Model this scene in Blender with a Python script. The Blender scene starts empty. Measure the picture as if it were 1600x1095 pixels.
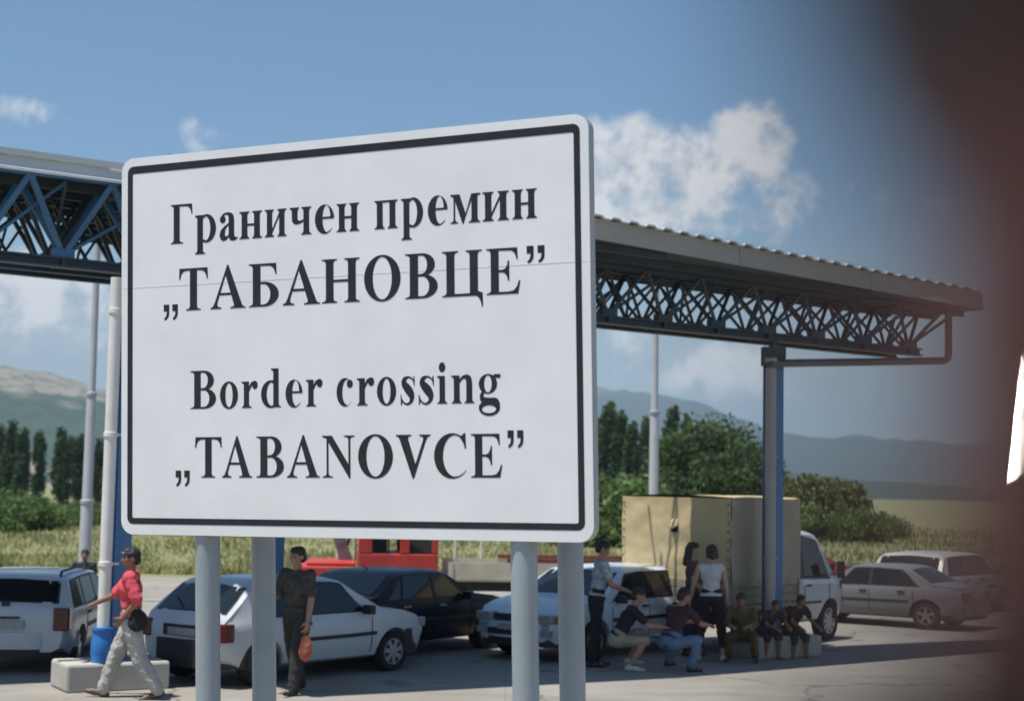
import bpy, bmesh, math, random
import numpy as np
from mathutils import Vector, Matrix, noise
R = math.radians
random.seed(7)
SC = bpy.context.scene
COL = SC.collection

# ------------------------------------------------------------------ camera
PX = 2500.0                                   # focal length in pixels of a 1600 px wide frame
pitch = math.atan((762 - 547.5) / PX); roll = R(1.1)
FW = Vector((0, math.cos(pitch), math.sin(pitch)))
r0 = Vector((1, 0, 0)); u0 = r0.cross(FW)
RT = math.cos(roll) * r0 + math.sin(roll) * u0
UP = -math.sin(roll) * r0 + math.cos(roll) * u0
CAM = Vector((0, 0, 2.5))
cam = bpy.data.cameras.new('camera'); camo = bpy.data.objects.new('camera', cam); COL.objects.link(camo)
M3 = Matrix((RT, UP, -FW)).transposed()
camo.matrix_world = Matrix.Translation(CAM) @ M3.to_4x4()
cam.sensor_width = 36; cam.lens = 36 * PX / 1600
cam.clip_start = 0.01; cam.clip_end = 30000
cam.dof.use_dof = True; cam.dof.focus_distance = 10.2; cam.dof.aperture_fstop = 2.5
SC.camera = camo

# ------------------------------------------------------------------ light
EL = R(72); SAZ = math.atan2(-0.874, -0.486)   # compass angle of the sun, from +Y towards +X
SUN = Vector((math.sin(SAZ) * math.cos(EL), math.cos(SAZ) * math.cos(EL), math.sin(EL)))
sl = bpy.data.lights.new('sun', 'SUN'); sl.energy = 5.0; sl.angle = R(0.53); sl.color = (1, 0.955, 0.88)
so = bpy.data.objects.new('sun', sl); COL.objects.link(so)
so.rotation_euler = (-SUN).to_track_quat('-Z', 'Y').to_euler(); so.location = (-30, 0, 60)

class NT:
    """small helper for node trees"""
    def __init__(s, t): s.t = t
    def n(s, ty, **kw):
        nd = s.t.nodes.new(ty)
        for k, v in kw.items():
            if k[0] == '_':
                if k[1:].isdigit(): s.put(nd.inputs[int(k[1:])], v)
                else: setattr(nd, k[1:], v)
            else: s.put(nd.inputs[k.replace('__', ' ')], v)
        return nd
    def put(s, inp, v):
        if isinstance(v, bpy.types.NodeSocket): s.t.links.new(v, inp)
        elif isinstance(v, bpy.types.Node): s.t.links.new(v.outputs[0], inp)
        else:
            if inp.type == 'RGBA' and len(v) == 3: v = (*v, 1)
            inp.default_value = v
    def m(s, op, a, b=None, c=None, clamp=False):
        nd = s.t.nodes.new('ShaderNodeMath'); nd.operation = op; nd.use_clamp = clamp
        for i, v in enumerate((a, b, c)):
            if v is not None: s.put(nd.inputs[i], v)
        return nd.outputs[0]
    def ramp(s, fac, stops):
        nd = s.t.nodes.new('ShaderNodeValToRGB'); s.put(nd.inputs[0], fac)
        e = nd.color_ramp.elements
        while len(e) < len(stops): e.new(0.5)
        for k, (p, c) in zip(e, stops): k.position = p; k.color = (*c, 1) if len(c) == 3 else c
        return nd.outputs[0]
    def mix(s, fac, a, b, blend='MIX'):
        nd = s.t.nodes.new('ShaderNodeMix'); nd.data_type = 'RGBA'; nd.blend_type = blend
        s.put(nd.inputs[0], fac); s.put(nd.inputs[6], a); s.put(nd.inputs[7], b)
        return nd.outputs[2]

world = bpy.data.worlds.new('World'); SC.world = world; world.use_nodes = True
world.node_tree.nodes.clear(); w = NT(world.node_tree)
sky = w.n('ShaderNodeTexSky', _sky_type='NISHITA', _sun_disc=False, _sun_elevation=EL, _sun_rotation=SAZ,
          _altitude=300, _air_density=1.0, _dust_density=1.1, _ozone_density=1.6)
tc = w.n('ShaderNodeTexCoord')
sep = w.n('ShaderNodeSeparateXYZ', _0=tc.outputs['Generated'])
az = w.m('ARCTAN2', sep.outputs[0], sep.outputs[1]); el = w.m('ARCSINE', sep.outputs[2])
def skydir(x, y):
    d = (FW + RT * (x - 800) / PX - UP * (y - 547.5) / PX).normalized()
    return math.atan2(d.x, d.y), math.asin(d.z)
wob = w.n('ShaderNodeTexNoise', Vector=tc.outputs['Generated'], Scale=38.0, Detail=9.0, Roughness=0.62)
wide = w.n('ShaderNodeTexNoise', Vector=tc.outputs['Generated'], Scale=13.0, Detail=7.0, Roughness=0.58)
# heaped clouds: (centre in photo pixels, half width, half height, weight)
BLOBS = [(1055, 262, 150, 62, 1.0), (1175, 225, 62, 62, 0.95), (965, 258, 110, 66, 1.0), (1060, 290, 170, 40, 0.85), (1010, 325, 150, 44, 0.95), (1150, 330, 130, 44, 0.8), (1240, 300, 90, 40, 0.55), (60, 172, 60, 24, 0.56), (318, 212, 40, 30, 0.56),
         (60, 475, 130, 60, 0.95), (40, 420, 90, 40, 0.8), (1120, 575, 130, 48, 0.8), (1010, 530, 80, 36, 0.7), (1420, 330, 90, 60, 0.45), (1190, 372, 60, 20, 0.5), (1090, 330, 190, 40, 0.62), (620, 420, 260, 60, 0.7), (-500, 300, 300, 120, 0.8),
         (2300, 350, 360, 120, 0.85), (-1500, 250, 420, 140, 0.9), (3600, 330, 500, 150, 0.9)]
tot = None
for x, y, rx, ry, wt in BLOBS:
    a0, e0 = skydir(x, y)
    dx = w.m('DIVIDE', w.m('SUBTRACT', az, a0), rx / PX); dy = w.m('DIVIDE', w.m('SUBTRACT', el, e0), ry / PX)
    q = w.m('ADD', w.m('MULTIPLY', dx, dx), w.m('MULTIPLY', dy, dy))
    f = w.m('MULTIPLY', w.m('SUBTRACT', 1.0, w.m('MULTIPLY', q, 0.42), clamp=True), wt)
    tot = f if tot is None else w.m('MAXIMUM', tot, f)
cum = w.m('ADD', w.m('MULTIPLY', tot, 0.62), w.m('MULTIPLY', w.m('SUBTRACT', wob.outputs[0], 0.5), 0.95))
cum = w.n('ShaderNodeMapRange', _0=cum, _1=0.22, _2=0.60, _3=0.0, _4=0.84, _interpolation_type='SMOOTHSTEP').outputs[0]
low = w.n('ShaderNodeMapRange', _0=el, _1=0.195, _2=0.05, _3=0.0, _4=0.84, _interpolation_type='SMOOTHSTEP').outputs[0]
lowc = w.m('MULTIPLY', low, w.n('ShaderNodeMapRange', _0=wide.outputs[0], _1=0.36, _2=0.62, _3=0.5, _4=1.0).outputs[0])
shade = w.ramp(wob.outputs[0], [(0.36, (5.0, 5.2, 5.6)), (0.54, (9.2, 8.8, 8.5))])
tint = w.mix(1.0, sky.outputs[0], (0.88, 1.06, 1.14), 'MULTIPLY')
c1 = w.mix(lowc, tint, (4.45, 4.5, 4.62))
c2 = w.mix(cum, c1, shade)
bg = w.n('ShaderNodeBackground', Color=c2, Strength=0.08)
wo = w.n('ShaderNodeOutputWorld', Surface=bg)
world.cycles.sampling_method = 'MANUAL'; world.cycles.sample_map_resolution = 1024

SC.view_settings.view_transform = 'Standard'; SC.view_settings.look = 'None'
SC.view_settings.exposure = 0.30; SC.view_settings.gamma = 1.0
SC.cycles.max_bounces = 6; SC.cycles.diffuse_bounces = 3; SC.cycles.glossy_bounces = 3; SC.cycles.transmission_bounces = 4
SC.cycles.transparent_max_bounces = 6; SC.cycles.volume_bounces = 0
SC.cycles.use_denoising = True; SC.cycles.sample_clamp_indirect = 6
SC.cycles.caustics_reflective = False; SC.cycles.caustics_refractive = False

# ------------------------------------------------------------------ materials
MATS = {}
def mat(name, col, rough=0.6, metal=0.0, vary=0.12, scale=3.0, bump=0.0, bscale=40.0, col2=None, spec=0.5, coat=0.0, trans=0.0, island=0.0, detail=6.0):
    if name in MATS: return MATS[name]
    m = bpy.data.materials.new(name); m.use_nodes = True; m.node_tree.nodes.clear(); t = NT(m.node_tree)
    tcn = t.n('ShaderNodeTexCoord')
    nz = t.n('ShaderNodeTexNoise', Vector=tcn.outputs['Object'], Scale=scale, Detail=detail, Roughness=0.6)
    c2 = col2 or tuple(c * (1 - 2 * vary) for c in col)
    base = t.mix(t.n('ShaderNodeMapRange', _0=nz.outputs[0], _1=0.32, _2=0.68).outputs[0], c2, col)
    if island:
        g = t.n('ShaderNodeNewGeometry')
        base = t.mix(1.0, base, t.ramp(g.outputs['Random Per Island'], [(0, (1 - island,) * 3), (1, (1 + island,) * 3)]), 'MULTIPLY')
    p = t.n('ShaderNodeBsdfPrincipled')
    t.put(p.inputs['Base Color'], base); p.inputs['Metallic'].default_value = metal
    t.put(p.inputs['Roughness'], t.n('ShaderNodeMapRange', _0=nz.outputs[0], _3=max(rough - 0.07, 0.02), _4=min(rough + 0.07, 1)).outputs[0])
    p.inputs['Specular IOR Level'].default_value = spec; p.inputs['Coat Weight'].default_value = coat
    if bump:
        b = t.n('ShaderNodeBump', Height=t.n('ShaderNodeTexNoise', Vector=tcn.outputs['Object'], Scale=bscale, Detail=5.0).outputs[0], Strength=bump, Distance=0.02)
        t.put(p.inputs['Normal'], b.outputs[0])
    out = p.outputs[0]
    if trans:
        tr = t.n('ShaderNodeBsdfTranslucent'); t.put(tr.inputs[0], base)
        mx = t.n('ShaderNodeMixShader', _0=trans); t.put(mx.inputs[1], out); t.put(mx.inputs[2], tr.outputs[0]); out = mx.outputs[0]
    t.n('ShaderNodeOutputMaterial', Surface=out)
    MATS[name] = m
    return m

# ------------------------------------------------------------------ object helpers
def link(o, parent=None):
    COL.objects.link(o)
    if parent is not None: o.parent = parent
    return o
def empty(name, loc=(0, 0, 0), rz=0.0):
    o = bpy.data.objects.new(name, None); o.empty_display_size = 0.2
    o.location = loc; o.rotation_euler = (0, 0, rz); return link(o)
def tag(o, label=None, cat=None, group=None, kind=None):
    if label: o['label'] = label
    if cat: o['category'] = cat
    if group: o['group'] = group
    if kind: o['kind'] = kind
    return o
def thing(name, label, cat, loc=(0, 0, 0), rz=0.0, group=None):
    return tag(empty(name, loc, rz), label, cat, group)
def copy_tree(o, parent=None):
    c = o.copy(); COL.objects.link(c)
    if parent is not None: c.parent = parent
    for ch in list(o.children): copy_tree(ch, c)
    return c

class MB:
    """collects shapes and links them as one mesh object"""
    def __init__(s): s.v = []; s.f = []
    def add(s, vs, fs):
        k = len(s.v); s.v += [tuple(p) for p in vs]; s.f += [tuple(i + k for i in f) for f in fs]; return s
    def box(s, a, b, rot=None, about=None):
        x0, y0, z0 = a; x1, y1, z1 = b
        vs = [Vector(p) for p in ((x0, y0, z0), (x1, y0, z0), (x1, y1, z0), (x0, y1, z0), (x0, y0, z1), (x1, y0, z1), (x1, y1, z1), (x0, y1, z1))]
        if rot is not None:
            c = Vector(about) if about is not None else Vector(((x0 + x1) / 2, (y0 + y1) / 2, (z0 + z1) / 2))
            vs = [c + rot @ (p - c) for p in vs]
        return s.add(vs, [(0, 3, 2, 1), (4, 5, 6, 7), (0, 1, 5, 4), (1, 2, 6, 5), (2, 3, 7, 6), (3, 0, 4, 7)])
    def bar(s, p, q, w, h=None, up=(0, 0, 1)):
        p = Vector(p); q = Vector(q); h = h or w; d = (q - p).normalized(); u = Vector(up)
        if abs(d.dot(u)) > 0.98: u = Vector((1, 0, 0))
        a = d.cross(u).normalized() * w / 2; b = a.cross(d).normalized() * h / 2
        vs = [p - a - b, p + a - b, p + a + b, p - a + b, q - a - b, q + a - b, q + a + b, q - a + b]
        return s.add(vs, [(0, 1, 2, 3)[::-1], (4, 5, 6, 7), (0, 1, 5, 4), (1, 2, 6, 5), (2, 3, 7, 6), (3, 0, 4, 7)])
    def tube(s, pts, r, n=12, caps=True):
        pts = [Vector(p) for p in pts]; k = len(pts); rs = r if isinstance(r, (list, tuple)) else [r] * k
        d0 = (pts[1] - pts[0]).normalized(); u = Vector((0, 0, 1)) if abs(d0.z) < 0.95 else Vector((1, 0, 0))
        vs = []
        for i in range(k):
            d = (pts[min(i + 1, k - 1)] - pts[max(i - 1, 0)]).normalized()
            a = d.cross(u).normalized(); b = a.cross(d).normalized()
            for j in range(n):
                t = 2 * math.pi * j / n; vs.append(pts[i] + (a * math.cos(t) + b * math.sin(t)) * rs[i])
        fs = [(i * n + j, i * n + (j + 1) % n, (i + 1) * n + (j + 1) % n, (i + 1) * n + j) for i in range(k - 1) for j in range(n)]
        if caps: fs += [tuple(range(n))[::-1], tuple((k - 1) * n + j for j in range(n))]
        return s.add(vs, fs)
    def lathe(s, c, prof, axis='Z', n=24):
        """prof: (radius, height) pairs"""
        c = Vector(c); vs = []
        for r, h in prof:
            for j in range(n):
                t = 2 * math.pi * j / n; a, b = r * math.cos(t), r * math.sin(t)
                vs.append(c + Vector({'Z': (a, b, h), 'X': (h, a, b), 'Y': (b, h, a)}[axis]))
        k = len(prof)
        fs = [(i * n + j, i * n + (j + 1) % n, (i + 1) * n + (j + 1) % n, (i + 1) * n + j) for i in range(k - 1) for j in range(n)]
        fs += [tuple(range(n))[::-1], tuple((k - 1) * n + j for j in range(n))]
        return s.add(vs, fs)
    def capsule(s, p, q, ra, rb, n=10, m=4):
        p = Vector(p); q = Vector(q); d = q - p
        if d.length < 1e-6: d = Vector((0, 0, 1e-4)); q = p + d
        d.normalize(); u = Vector((0, 0, 1)) if abs(d.z) < 0.9 else Vector((1, 0, 0)); a = d.cross(u).normalized(); b = a.cross(d)
        rings = [(p, ra, -90 + 90 * i / m) for i in range(m + 1)] + [(q, rb, 90 * i / m) for i in range(m + 1)]
        vs = []
        for c, r, an in rings:
            rr = max(r * math.cos(R(an)), 1e-4); h = r * math.sin(R(an))
            for j in range(n):
                t = 2 * math.pi * j / n; vs.append(c + d * h + (a * math.cos(t) + b * math.sin(t)) * rr)
        k = len(rings)
        fs = [(i * n + j, i * n + (j + 1) % n, (i + 1) * n + (j + 1) % n, (i + 1) * n + j) for i in range(k - 1) for j in range(n)]
        fs += [tuple(range(n))[::-1], tuple((k - 1) * n + j for j in range(n))]
        return s.add(vs, fs)
    def ell(s, c, r, rot=None, n=14, m=9):
        c = Vector(c); vs = []
        for i in range(m + 1):
            ph = math.pi * i / m - math.pi / 2
            for j in range(n):
                t = 2 * math.pi * j / n
                p = Vector((r[0] * max(math.cos(ph), 0.003) * math.cos(t), r[1] * max(math.cos(ph), 0.003) * math.sin(t), r[2] * math.sin(ph)))
                vs.append(c + (rot @ p if rot is not None else p))
        fs = [(i * n + j, i * n + (j + 1) % n, (i + 1) * n + (j + 1) % n, (i + 1) * n + j) for i in range(m) for j in range(n)]
        fs += [tuple(range(n))[::-1], tuple(m * n + j for j in range(n))]
        return s.add(vs, fs)
    def xf(s, M):
        s.v = [tuple(M @ Vector(p)) for p in s.v]; return s
    def mesh(s, name, smooth=None):
        me = bpy.data.meshes.new(name); me.from_pydata(s.v, [], s.f); me.update()
        bm = bmesh.new(); bm.from_mesh(me); bmesh.ops.recalc_face_normals(bm, faces=bm.faces); bm.to_mesh(me); bm.free()
        if smooth is not None:
            me.polygons.foreach_set('use_smooth', [True] * len(me.polygons)); me.set_sharp_from_angle(angle=R(smooth))
        return me
    def build(s, name, m, parent=None, smooth=None, bevel=0.0):
        me = s.mesh(name, smooth); me.materials.append(m)
        o = link(bpy.data.objects.new(name, me), parent)
        if bevel:
            b = o.modifiers.new('bevel', 'BEVEL'); b.width = bevel; b.segments = 2; b.limit_method = 'ANGLE'; b.angle_limit = R(40)
        return o
def bake(o, smooth=None):
    """applies an object's modifiers"""
    dg = bpy.context.evaluated_depsgraph_get()
    me = bpy.data.meshes.new_from_object(o.evaluated_get(dg)); old = o.data
    o.modifiers.clear(); o.data = me; me.name = old.name; bpy.data.meshes.remove(old)
    if smooth is not None:
        me.polygons.foreach_set('use_smooth', [True] * len(me.polygons)); me.set_sharp_from_angle(angle=R(smooth))
    return o
def quads(name, V, m, parent=None, k=4, smooth=False):
    """one mesh from an (n*k) x 3 numpy array of separate k-sided faces"""
    nf = len(V) // k; me = bpy.data.meshes.new(name)
    me.vertices.add(len(V)); me.vertices.foreach_set('co', V.astype(np.float32).ravel())
    me.loops.add(len(V)); me.loops.foreach_set('vertex_index', np.arange(len(V), dtype=np.int32))
    me.polygons.add(nf); me.polygons.foreach_set('loop_start', np.arange(0, len(V), k, dtype=np.int32))
    me.update(calc_edges=True); me.validate(); me.materials.append(m)
    return link(bpy.data.objects.new(name, me), parent)
def gridmesh(name, xs, ys, zf, m, smooth=True):
    nx, ny = len(xs), len(ys)
    vs = [(x, y, zf(x, y)) for y in ys for x in xs]
    fs = [(j * nx + i, j * nx + i + 1, (j + 1) * nx + i + 1, (j + 1) * nx + i) for j in range(ny - 1) for i in range(nx - 1)]
    me = bpy.data.meshes.new(name); me.from_pydata(vs, [], fs); me.update()
    if smooth: me.polygons.foreach_set('use_smooth', [True] * len(me.polygons))
    me.materials.append(m); return link(bpy.data.objects.new(name, me))

# ------------------------------------------------------------------ ground, hills, air
mg = mat('dry meadow', (0.24, 0.215, 0.10), 0.95, vary=0.2, scale=0.35, col2=(0.14, 0.165, 0.07))
g = MB(); ring = 48
g.v = [(0, 0, 0)] + [(9500 * math.cos(2 * math.pi * i / ring), 9500 * math.sin(2 * math.pi * i / ring), 0) for i in range(ring)]
g.f = [(0, 1 + i, 1 + (i + 1) % ring) for i in range(ring)]
tag(g.build('ground', mg), kind='structure')

def paving_material():
    m = bpy.data.materials.new('worn concrete paving'); m.use_nodes = True; m.node_tree.nodes.clear(); t = NT(m.node_tree)
    tc_ = t.n('ShaderNodeTexCoord')
    big = t.n('ShaderNodeTexNoise', Vector=tc_.outputs['Object'], Scale=0.45, Detail=6.0, Roughness=0.65)
    fine = t.n('ShaderNodeTexNoise', Vector=tc_.outputs['Object'], Scale=9.0, Detail=8.0, Roughness=0.7)
    grit = t.n('ShaderNodeTexNoise', Vector=tc_.outputs['Object'], Scale=70.0, Detail=4.0)
    c = t.mix(t.n('ShaderNodeMapRange', _0=big.outputs[0], _1=0.35, _2=0.65).outputs[0], (0.235, 0.216, 0.188), (0.31, 0.29, 0.256))
    c = t.mix(t.n('ShaderNodeMapRange', _0=fine.outputs[0], _1=0.4, _2=0.75, _4=0.45).outputs[0], c, (0.23, 0.21, 0.18))
    st = t.n('ShaderNodeTexNoise', Vector=t.n('ShaderNodeMapping', Vector=tc_.outputs['Object'], Scale=(0.22, 0.9, 1)).outputs[0], Scale=1.4, Detail=5.0)
    c = t.mix(t.n('ShaderNodeMapRange', _0=st.outputs[0], _1=0.54, _2=0.70, _4=0.5).outputs[0], c, (0.15, 0.14, 0.125))
    cr_ = t.n('ShaderNodeTexVoronoi', _feature='DISTANCE_TO_EDGE', Vector=t.n('ShaderNodeVectorMath', _operation='ADD', _0=tc_.outputs['Object'], _1=t.n('ShaderNodeVectorMath', _operation='SCALE', _0=t.n('ShaderNodeTexNoise', Vector=tc_.outputs['Object'], Scale=1.3, Detail=5.0).outputs[1], Scale=0.9).outputs[0]).outputs[0], Scale=0.28)
    c = t.mix(t.n('ShaderNodeMapRange', _0=cr_.outputs['Distance'], _1=0.0, _2=0.012, _3=0.7, _4=0.0).outputs[0], c, (0.07, 0.065, 0.06))
    oil = t.n('ShaderNodeTexNoise', Vector=tc_.outputs['Object'], Scale=0.9, Detail=3.0, Roughness=0.4)
    c = t.mix(t.n('ShaderNodeMapRange', _0=oil.outputs[0], _1=0.63, _2=0.72, _4=0.6).outputs[0], c, (0.09, 0.085, 0.08))
    # slab joints
    jn = t.n('ShaderNodeTexBrick', Vector=tc_.outputs['Object'], Scale=1.0, _offset=0.0)
    jn.inputs['Mortar Size'].default_value = 0.006; jn.inputs['Brick Width'].default_value = 5.0; jn.inputs['Row Height'].default_value = 4.0
    c = t.mix(t.m('MULTIPLY', jn.outputs['Fac'], 0.6), c, (0.10, 0.095, 0.085))
    p = t.n('ShaderNodeBsdfPrincipled', Roughness=0.9); t.put(p.inputs['Base Color'], c)
    b = t.n('ShaderNodeBump', Height=t.m('ADD', fine.outputs[0], grit.outputs[0]), Strength=0.25, Distance=0.01); t.put(p.inputs['Normal'], b.outputs[0])
    t.n('ShaderNodeOutputMaterial', Surface=p.outputs[0]); return m
pv = MB()
edge = [(-45, -30), (60, -30), (60, 48), (24, 46), (12, 43.5), (3, 41.2), (-4, 41.8), (-14, 42.6), (-30, 43), (-45, 43)]
pv.v = [(x, y, 0.004) for x, y in edge]; pv.f = [tuple(range(len(edge)))]
tag(pv.build('pavement', paving_material()), kind='structure')

def fbm(x, y, s, o=5, seed=0.0): return noise.fractal(Vector((x * s, y * s, seed)), 1.0, 2.1, o)
def hill_material(name, veg, veg2, rock, z0, z1):
    m = bpy.data.materials.new(name); m.use_nodes = True; m.node_tree.nodes.clear(); t = NT(m.node_tree)
    geo = t.n('ShaderNodeNewGeometry'); sp = t.n('ShaderNodeSeparateXYZ', _0=geo.outputs['Position'])
    nz = t.n('ShaderNodeTexNoise', Vector=geo.outputs['Position'], Scale=0.012, Detail=9.0, Roughness=0.68)
    n2 = t.n('ShaderNodeTexNoise', Vector=geo.outputs['Position'], Scale=0.07, Detail=6.0, Roughness=0.7)
    c = t.mix(t.n('ShaderNodeMapRange', _0=n2.outputs[0], _1=0.42, _2=0.58).outputs[0], veg, veg2)
    h = t.n('ShaderNodeMapRange', _0=sp.outputs[2], _1=z0, _2=z1, _3=-0.35, _4=0.55).outputs[0]
    f = t.n('ShaderNodeMapRange', _0=t.m('ADD', h, nz.outputs[0]), _1=0.52, _2=0.66).outputs[0]
    c = t.mix(t.m('MULTIPLY', f, t.n('ShaderNodeMapRange', _0=n2.outputs[0], _1=0.36, _2=0.5).outputs[0]), c, rock)
    p = t.n('ShaderNodeBsdfPrincipled', Roughness=1.0); t.put(p.inputs['Base Color'], c)
    t.n('ShaderNodeOutputMaterial', Surface=p.outputs[0]); return m
# rocky hill rising beyond the poplars: crest heights follow the skyline
def lin(x, pts):
    if x <= pts[0][0]: return pts[0][1]
    for (a, ya), (b, yb) in zip(pts, pts[1:]):
        if x <= b: return ya + (yb - ya) * (x - a) / (b - a)
    return pts[-1][1]
def range_of_hills(name, Yc, depth, x0, x1, nx, ny, crest, rough, m, seed):
    xs = np.linspace(x0, x1, nx); ys = np.linspace(Yc - depth, Yc + depth * 0.6, ny)
    def z(x, y):
        c = lin(x / Yc, crest) * Yc
        t = (y - Yc) / depth
        prof = math.cos(max(-1, min(1, t if t < 0 else t * 1.7)) * math.pi / 2) ** 1.15
        k = 0.25 + 0.75 * prof
        return -3 + prof * (c + rough * fbm(x, y, 1 / 260, 6, seed) * k + rough * 0.35 * fbm(x, y, 1 / 60, 4, seed + 3) * k)
    return tag(gridmesh(name, xs, ys, z, m), kind='structure')
# crest given as (direction x/y, tangent of elevation above eye level)
mh1 = hill_material('rocky scrub hill', (0.014, 0.036, 0.022), (0.038, 0.062, 0.034), (0.22, 0.195, 0.155), 25, 140)
range_of_hills('hills', 1900, 1050, -2300, 700, 190, 80, [(-1.2, 0.03), (-0.6, 0.05), (-0.40, 0.062), (-0.32, 0.063), (-0.29, 0.069), (-0.27, 0.066), (-0.245, 0.056), (-0.2, 0.046), (-0.1, 0.036), (0.05, 0.02), (0.3, 0.0)], 13, mh1, 1.7)
mh2 = hill_material('wooded mountain', (0.03, 0.045, 0.03), (0.05, 0.06, 0.04), (0.09, 0.085, 0.07), 150, 420)
range_of_hills('mountains', 5200, 2300, -2600, 5600, 200, 70, [(-0.5, 0.03), (-0.2, 0.05), (-0.05, 0.058), (0.06, 0.061), (0.075, 0.0585), (0.10, 0.052), (0.13, 0.040), (0.16, 0.033), (0.20, 0.034), (0.24, 0.031), (0.30, 0.031), (0.40, 0.026), (0.6, 0.03), (1.0, 0.02)], 34, mh2, 9.2)

hz = MB().box((-5200, -300, -4.5), (6200, 7200, 395)); 
mz = bpy.data.materials.new('summer haze'); mz.use_nodes = True; mz.node_tree.nodes.clear(); t = NT(mz.node_tree)
pvv = t.n('ShaderNodeVolumePrincipled', Color=(0.54, 0.78, 1.0), Density=0.00015, Anisotropy=0.0)
o_ = t.n('ShaderNodeOutputMaterial', Volume=pvv)
mz.cycles.homogeneous_volume = True if hasattr(mz.cycles, 'homogeneous_volume') else None
tag(hz.build('haze', mz), kind='stuff')

# ------------------------------------------------------------------ border station canopy
m_blue = mat('blue painted steel', (0.075, 0.20, 0.40), 0.45, vary=0.10, scale=2.0, bump=0.05)
m_truss_shade = mat('shaded truss blue', (0.034, 0.058, 0.082), 0.5, vary=0.15, scale=1.5)  # truss paint with shade and haze put into the colour
m_truss_lit = mat('sunlit truss blue', (0.05, 0.16, 0.31), 0.45, vary=0.14, scale=1.5)  # the same truss paint, brightened in colour as if sunlit
m_sheet = mat('zinc roof sheet', (0.62, 0.63, 0.62), 0.38, 0.25, vary=0.06, scale=1.2)
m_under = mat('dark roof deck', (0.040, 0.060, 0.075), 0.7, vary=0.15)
m_fascia = mat('weathered fascia sheet', (0.40, 0.365, 0.31), 0.6, vary=0.10, scale=1.1, bump=0.08, bscale=9)
m_white = mat('white painted pipe', (0.78, 0.77, 0.74), 0.45, vary=0.05, scale=4.0)
m_grey = mat('grey painted pipe', (0.36, 0.35, 0.33), 0.5, vary=0.08)
m_conc = mat('pale concrete', (0.50, 0.475, 0.42), 0.9, vary=0.12, scale=2.2, bump=0.25, bscale=26)

CO = Vector((-4.65, 19.9, 0)); CU = Vector((0.864, 0.503, 0)).normalized(); CV = Vector((-CU.y, CU.x, 0))
S0, SJ, S1 = -2.40, -0.30, 14.1          # the near roof piece ends at SJ; the far one juts out further over the lane
can = thing('canopy', 'long blue steel space frame canopy roofing the border station car lanes', 'canopy', CO, math.atan2(CU.y, CU.x))
rear = lambda u: lin(u, [(-9.6, 3.6), (1.0, 3.4), (3.5, 2.9), (5.0, 1.9), (7.5, 0.85), (14.3, 0.80)])
# local frame: x along the lanes' edge, y into the station
def ridged(x0, x1, y0, z, per=0.32, amp=0.032, th=0.02):
    b = MB(); x = x0; prof = []
    while x < x1:
        for dx, h in ((0, 0), (per * .36, 0), (per * .48, amp), (per * .86, amp)): prof.append((x + dx, z + h))
        x += per
    n = len(prof)
    f0 = y0 if callable(y0) else (lambda u: y0)
    b.v = [(px, f0(px), pz) for px, pz in prof] + [(px, rear(px), pz) for px, pz in prof] + [(px, f0(px), pz - th) for px, pz in prof] + [(px, rear(px), pz - th) for px, pz in prof]
    for i in range(n - 1):
        b.f += [(i, i + 1, n + i + 1, n + i), (2 * n + i + 1, 2 * n + i, 3 * n + i, 3 * n + i + 1), (i, 2 * n + i, 2 * n + i + 1, i + 1), (n + i + 1, 3 * n + i + 1, 3 * n + i, n + i)]
    return b
def deck(us, y0, z0, z1):
    d = MB(); f0 = y0 if callable(y0) else (lambda u: y0)
    for a, b_ in zip(us, us[1:]): d.add([(x, y, z) for z in (z0, z1) for x, y in ((a, f0(a) + .02), (b_, f0(b_) + .02), (b_, rear(b_) - .02), (a, rear(a) - .02))], [(0, 3, 2, 1), (4, 5, 6, 7), (0, 1, 5, 4), (2, 3, 7, 6), (3, 0, 4, 7), (1, 2, 6, 5)])
    y = f0(us[0]) + .35
    while y < 3.5:
        e_ = [u for u in np.linspace(us[0], us[-1], 60) if rear(u) > y + .15 and f0(u) < y - .06]
        if e_:
            for a, b_ in zip([us[0], 5.5] if us[0] < 5.5 < e_[-1] else [us[0]], [5.5, float(e_[-1])] if us[0] < 5.5 < e_[-1] else [float(e_[-1])]): d.box((a, y, z0 - .10), (b_, y + .08, z0 - .003))
        y += .62
    return d
VL = lambda u: -0.15
VR = lambda u: lin(u, [(5.0, -1.78), (12.9, -0.68), (15.0, -0.5)])
ridged(S0, SJ - .3, lambda u: VL(u) - .03, 6.25).build('roof', m_sheet, can); ridged(SJ, S1 - .1, lambda u: VR(u) - .06, 6.16).build('roof', m_sheet, can); ridged(-9.5, S0 - .35, 0.62, 6.25).build('roof', m_sheet, can)
deck([S0, SJ - .01], VL, 6.06, 6.12).build('roof_deck', m_under, can); deck([SJ + .003, 1.0, 3.5, 5.0, 5.5, 7.5, S1], VR, 5.87, 5.93).build('roof_deck', m_under, can); deck([-9.5, S0 - .004], .64, 6.06, 6.12).build('roof_deck', m_under, can)
def fascia(x0, x1, y, z0, z1, m, lean):
    fa = MB(); x = x0
    while x < x1 - .01:                                # sheets of 2.9 m
        a, b_ = x + 0.006, min(x + 2.9, x1) - 0.006
        k = len(fa.v); ya, yb = y(a), y(b_); fa.v += [(a, ya, z1), (b_, yb, z1), (b_, yb - lean, z0), (a, ya - lean, z0), (a, ya + .018, z1), (b_, yb + .018, z1), (b_, yb - lean + .018, z0), (a, ya - lean + .018, z0)]
        fa.f += [tuple(k + q for q in f) for f in ((0, 3, 2, 1), (4, 5, 6, 7), (0, 1, 5, 4), (3, 7, 6, 2), (0, 4, 7, 3), (1, 2, 6, 5))]
        x += 2.9
    fa.build('fascia', m, can)
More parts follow.
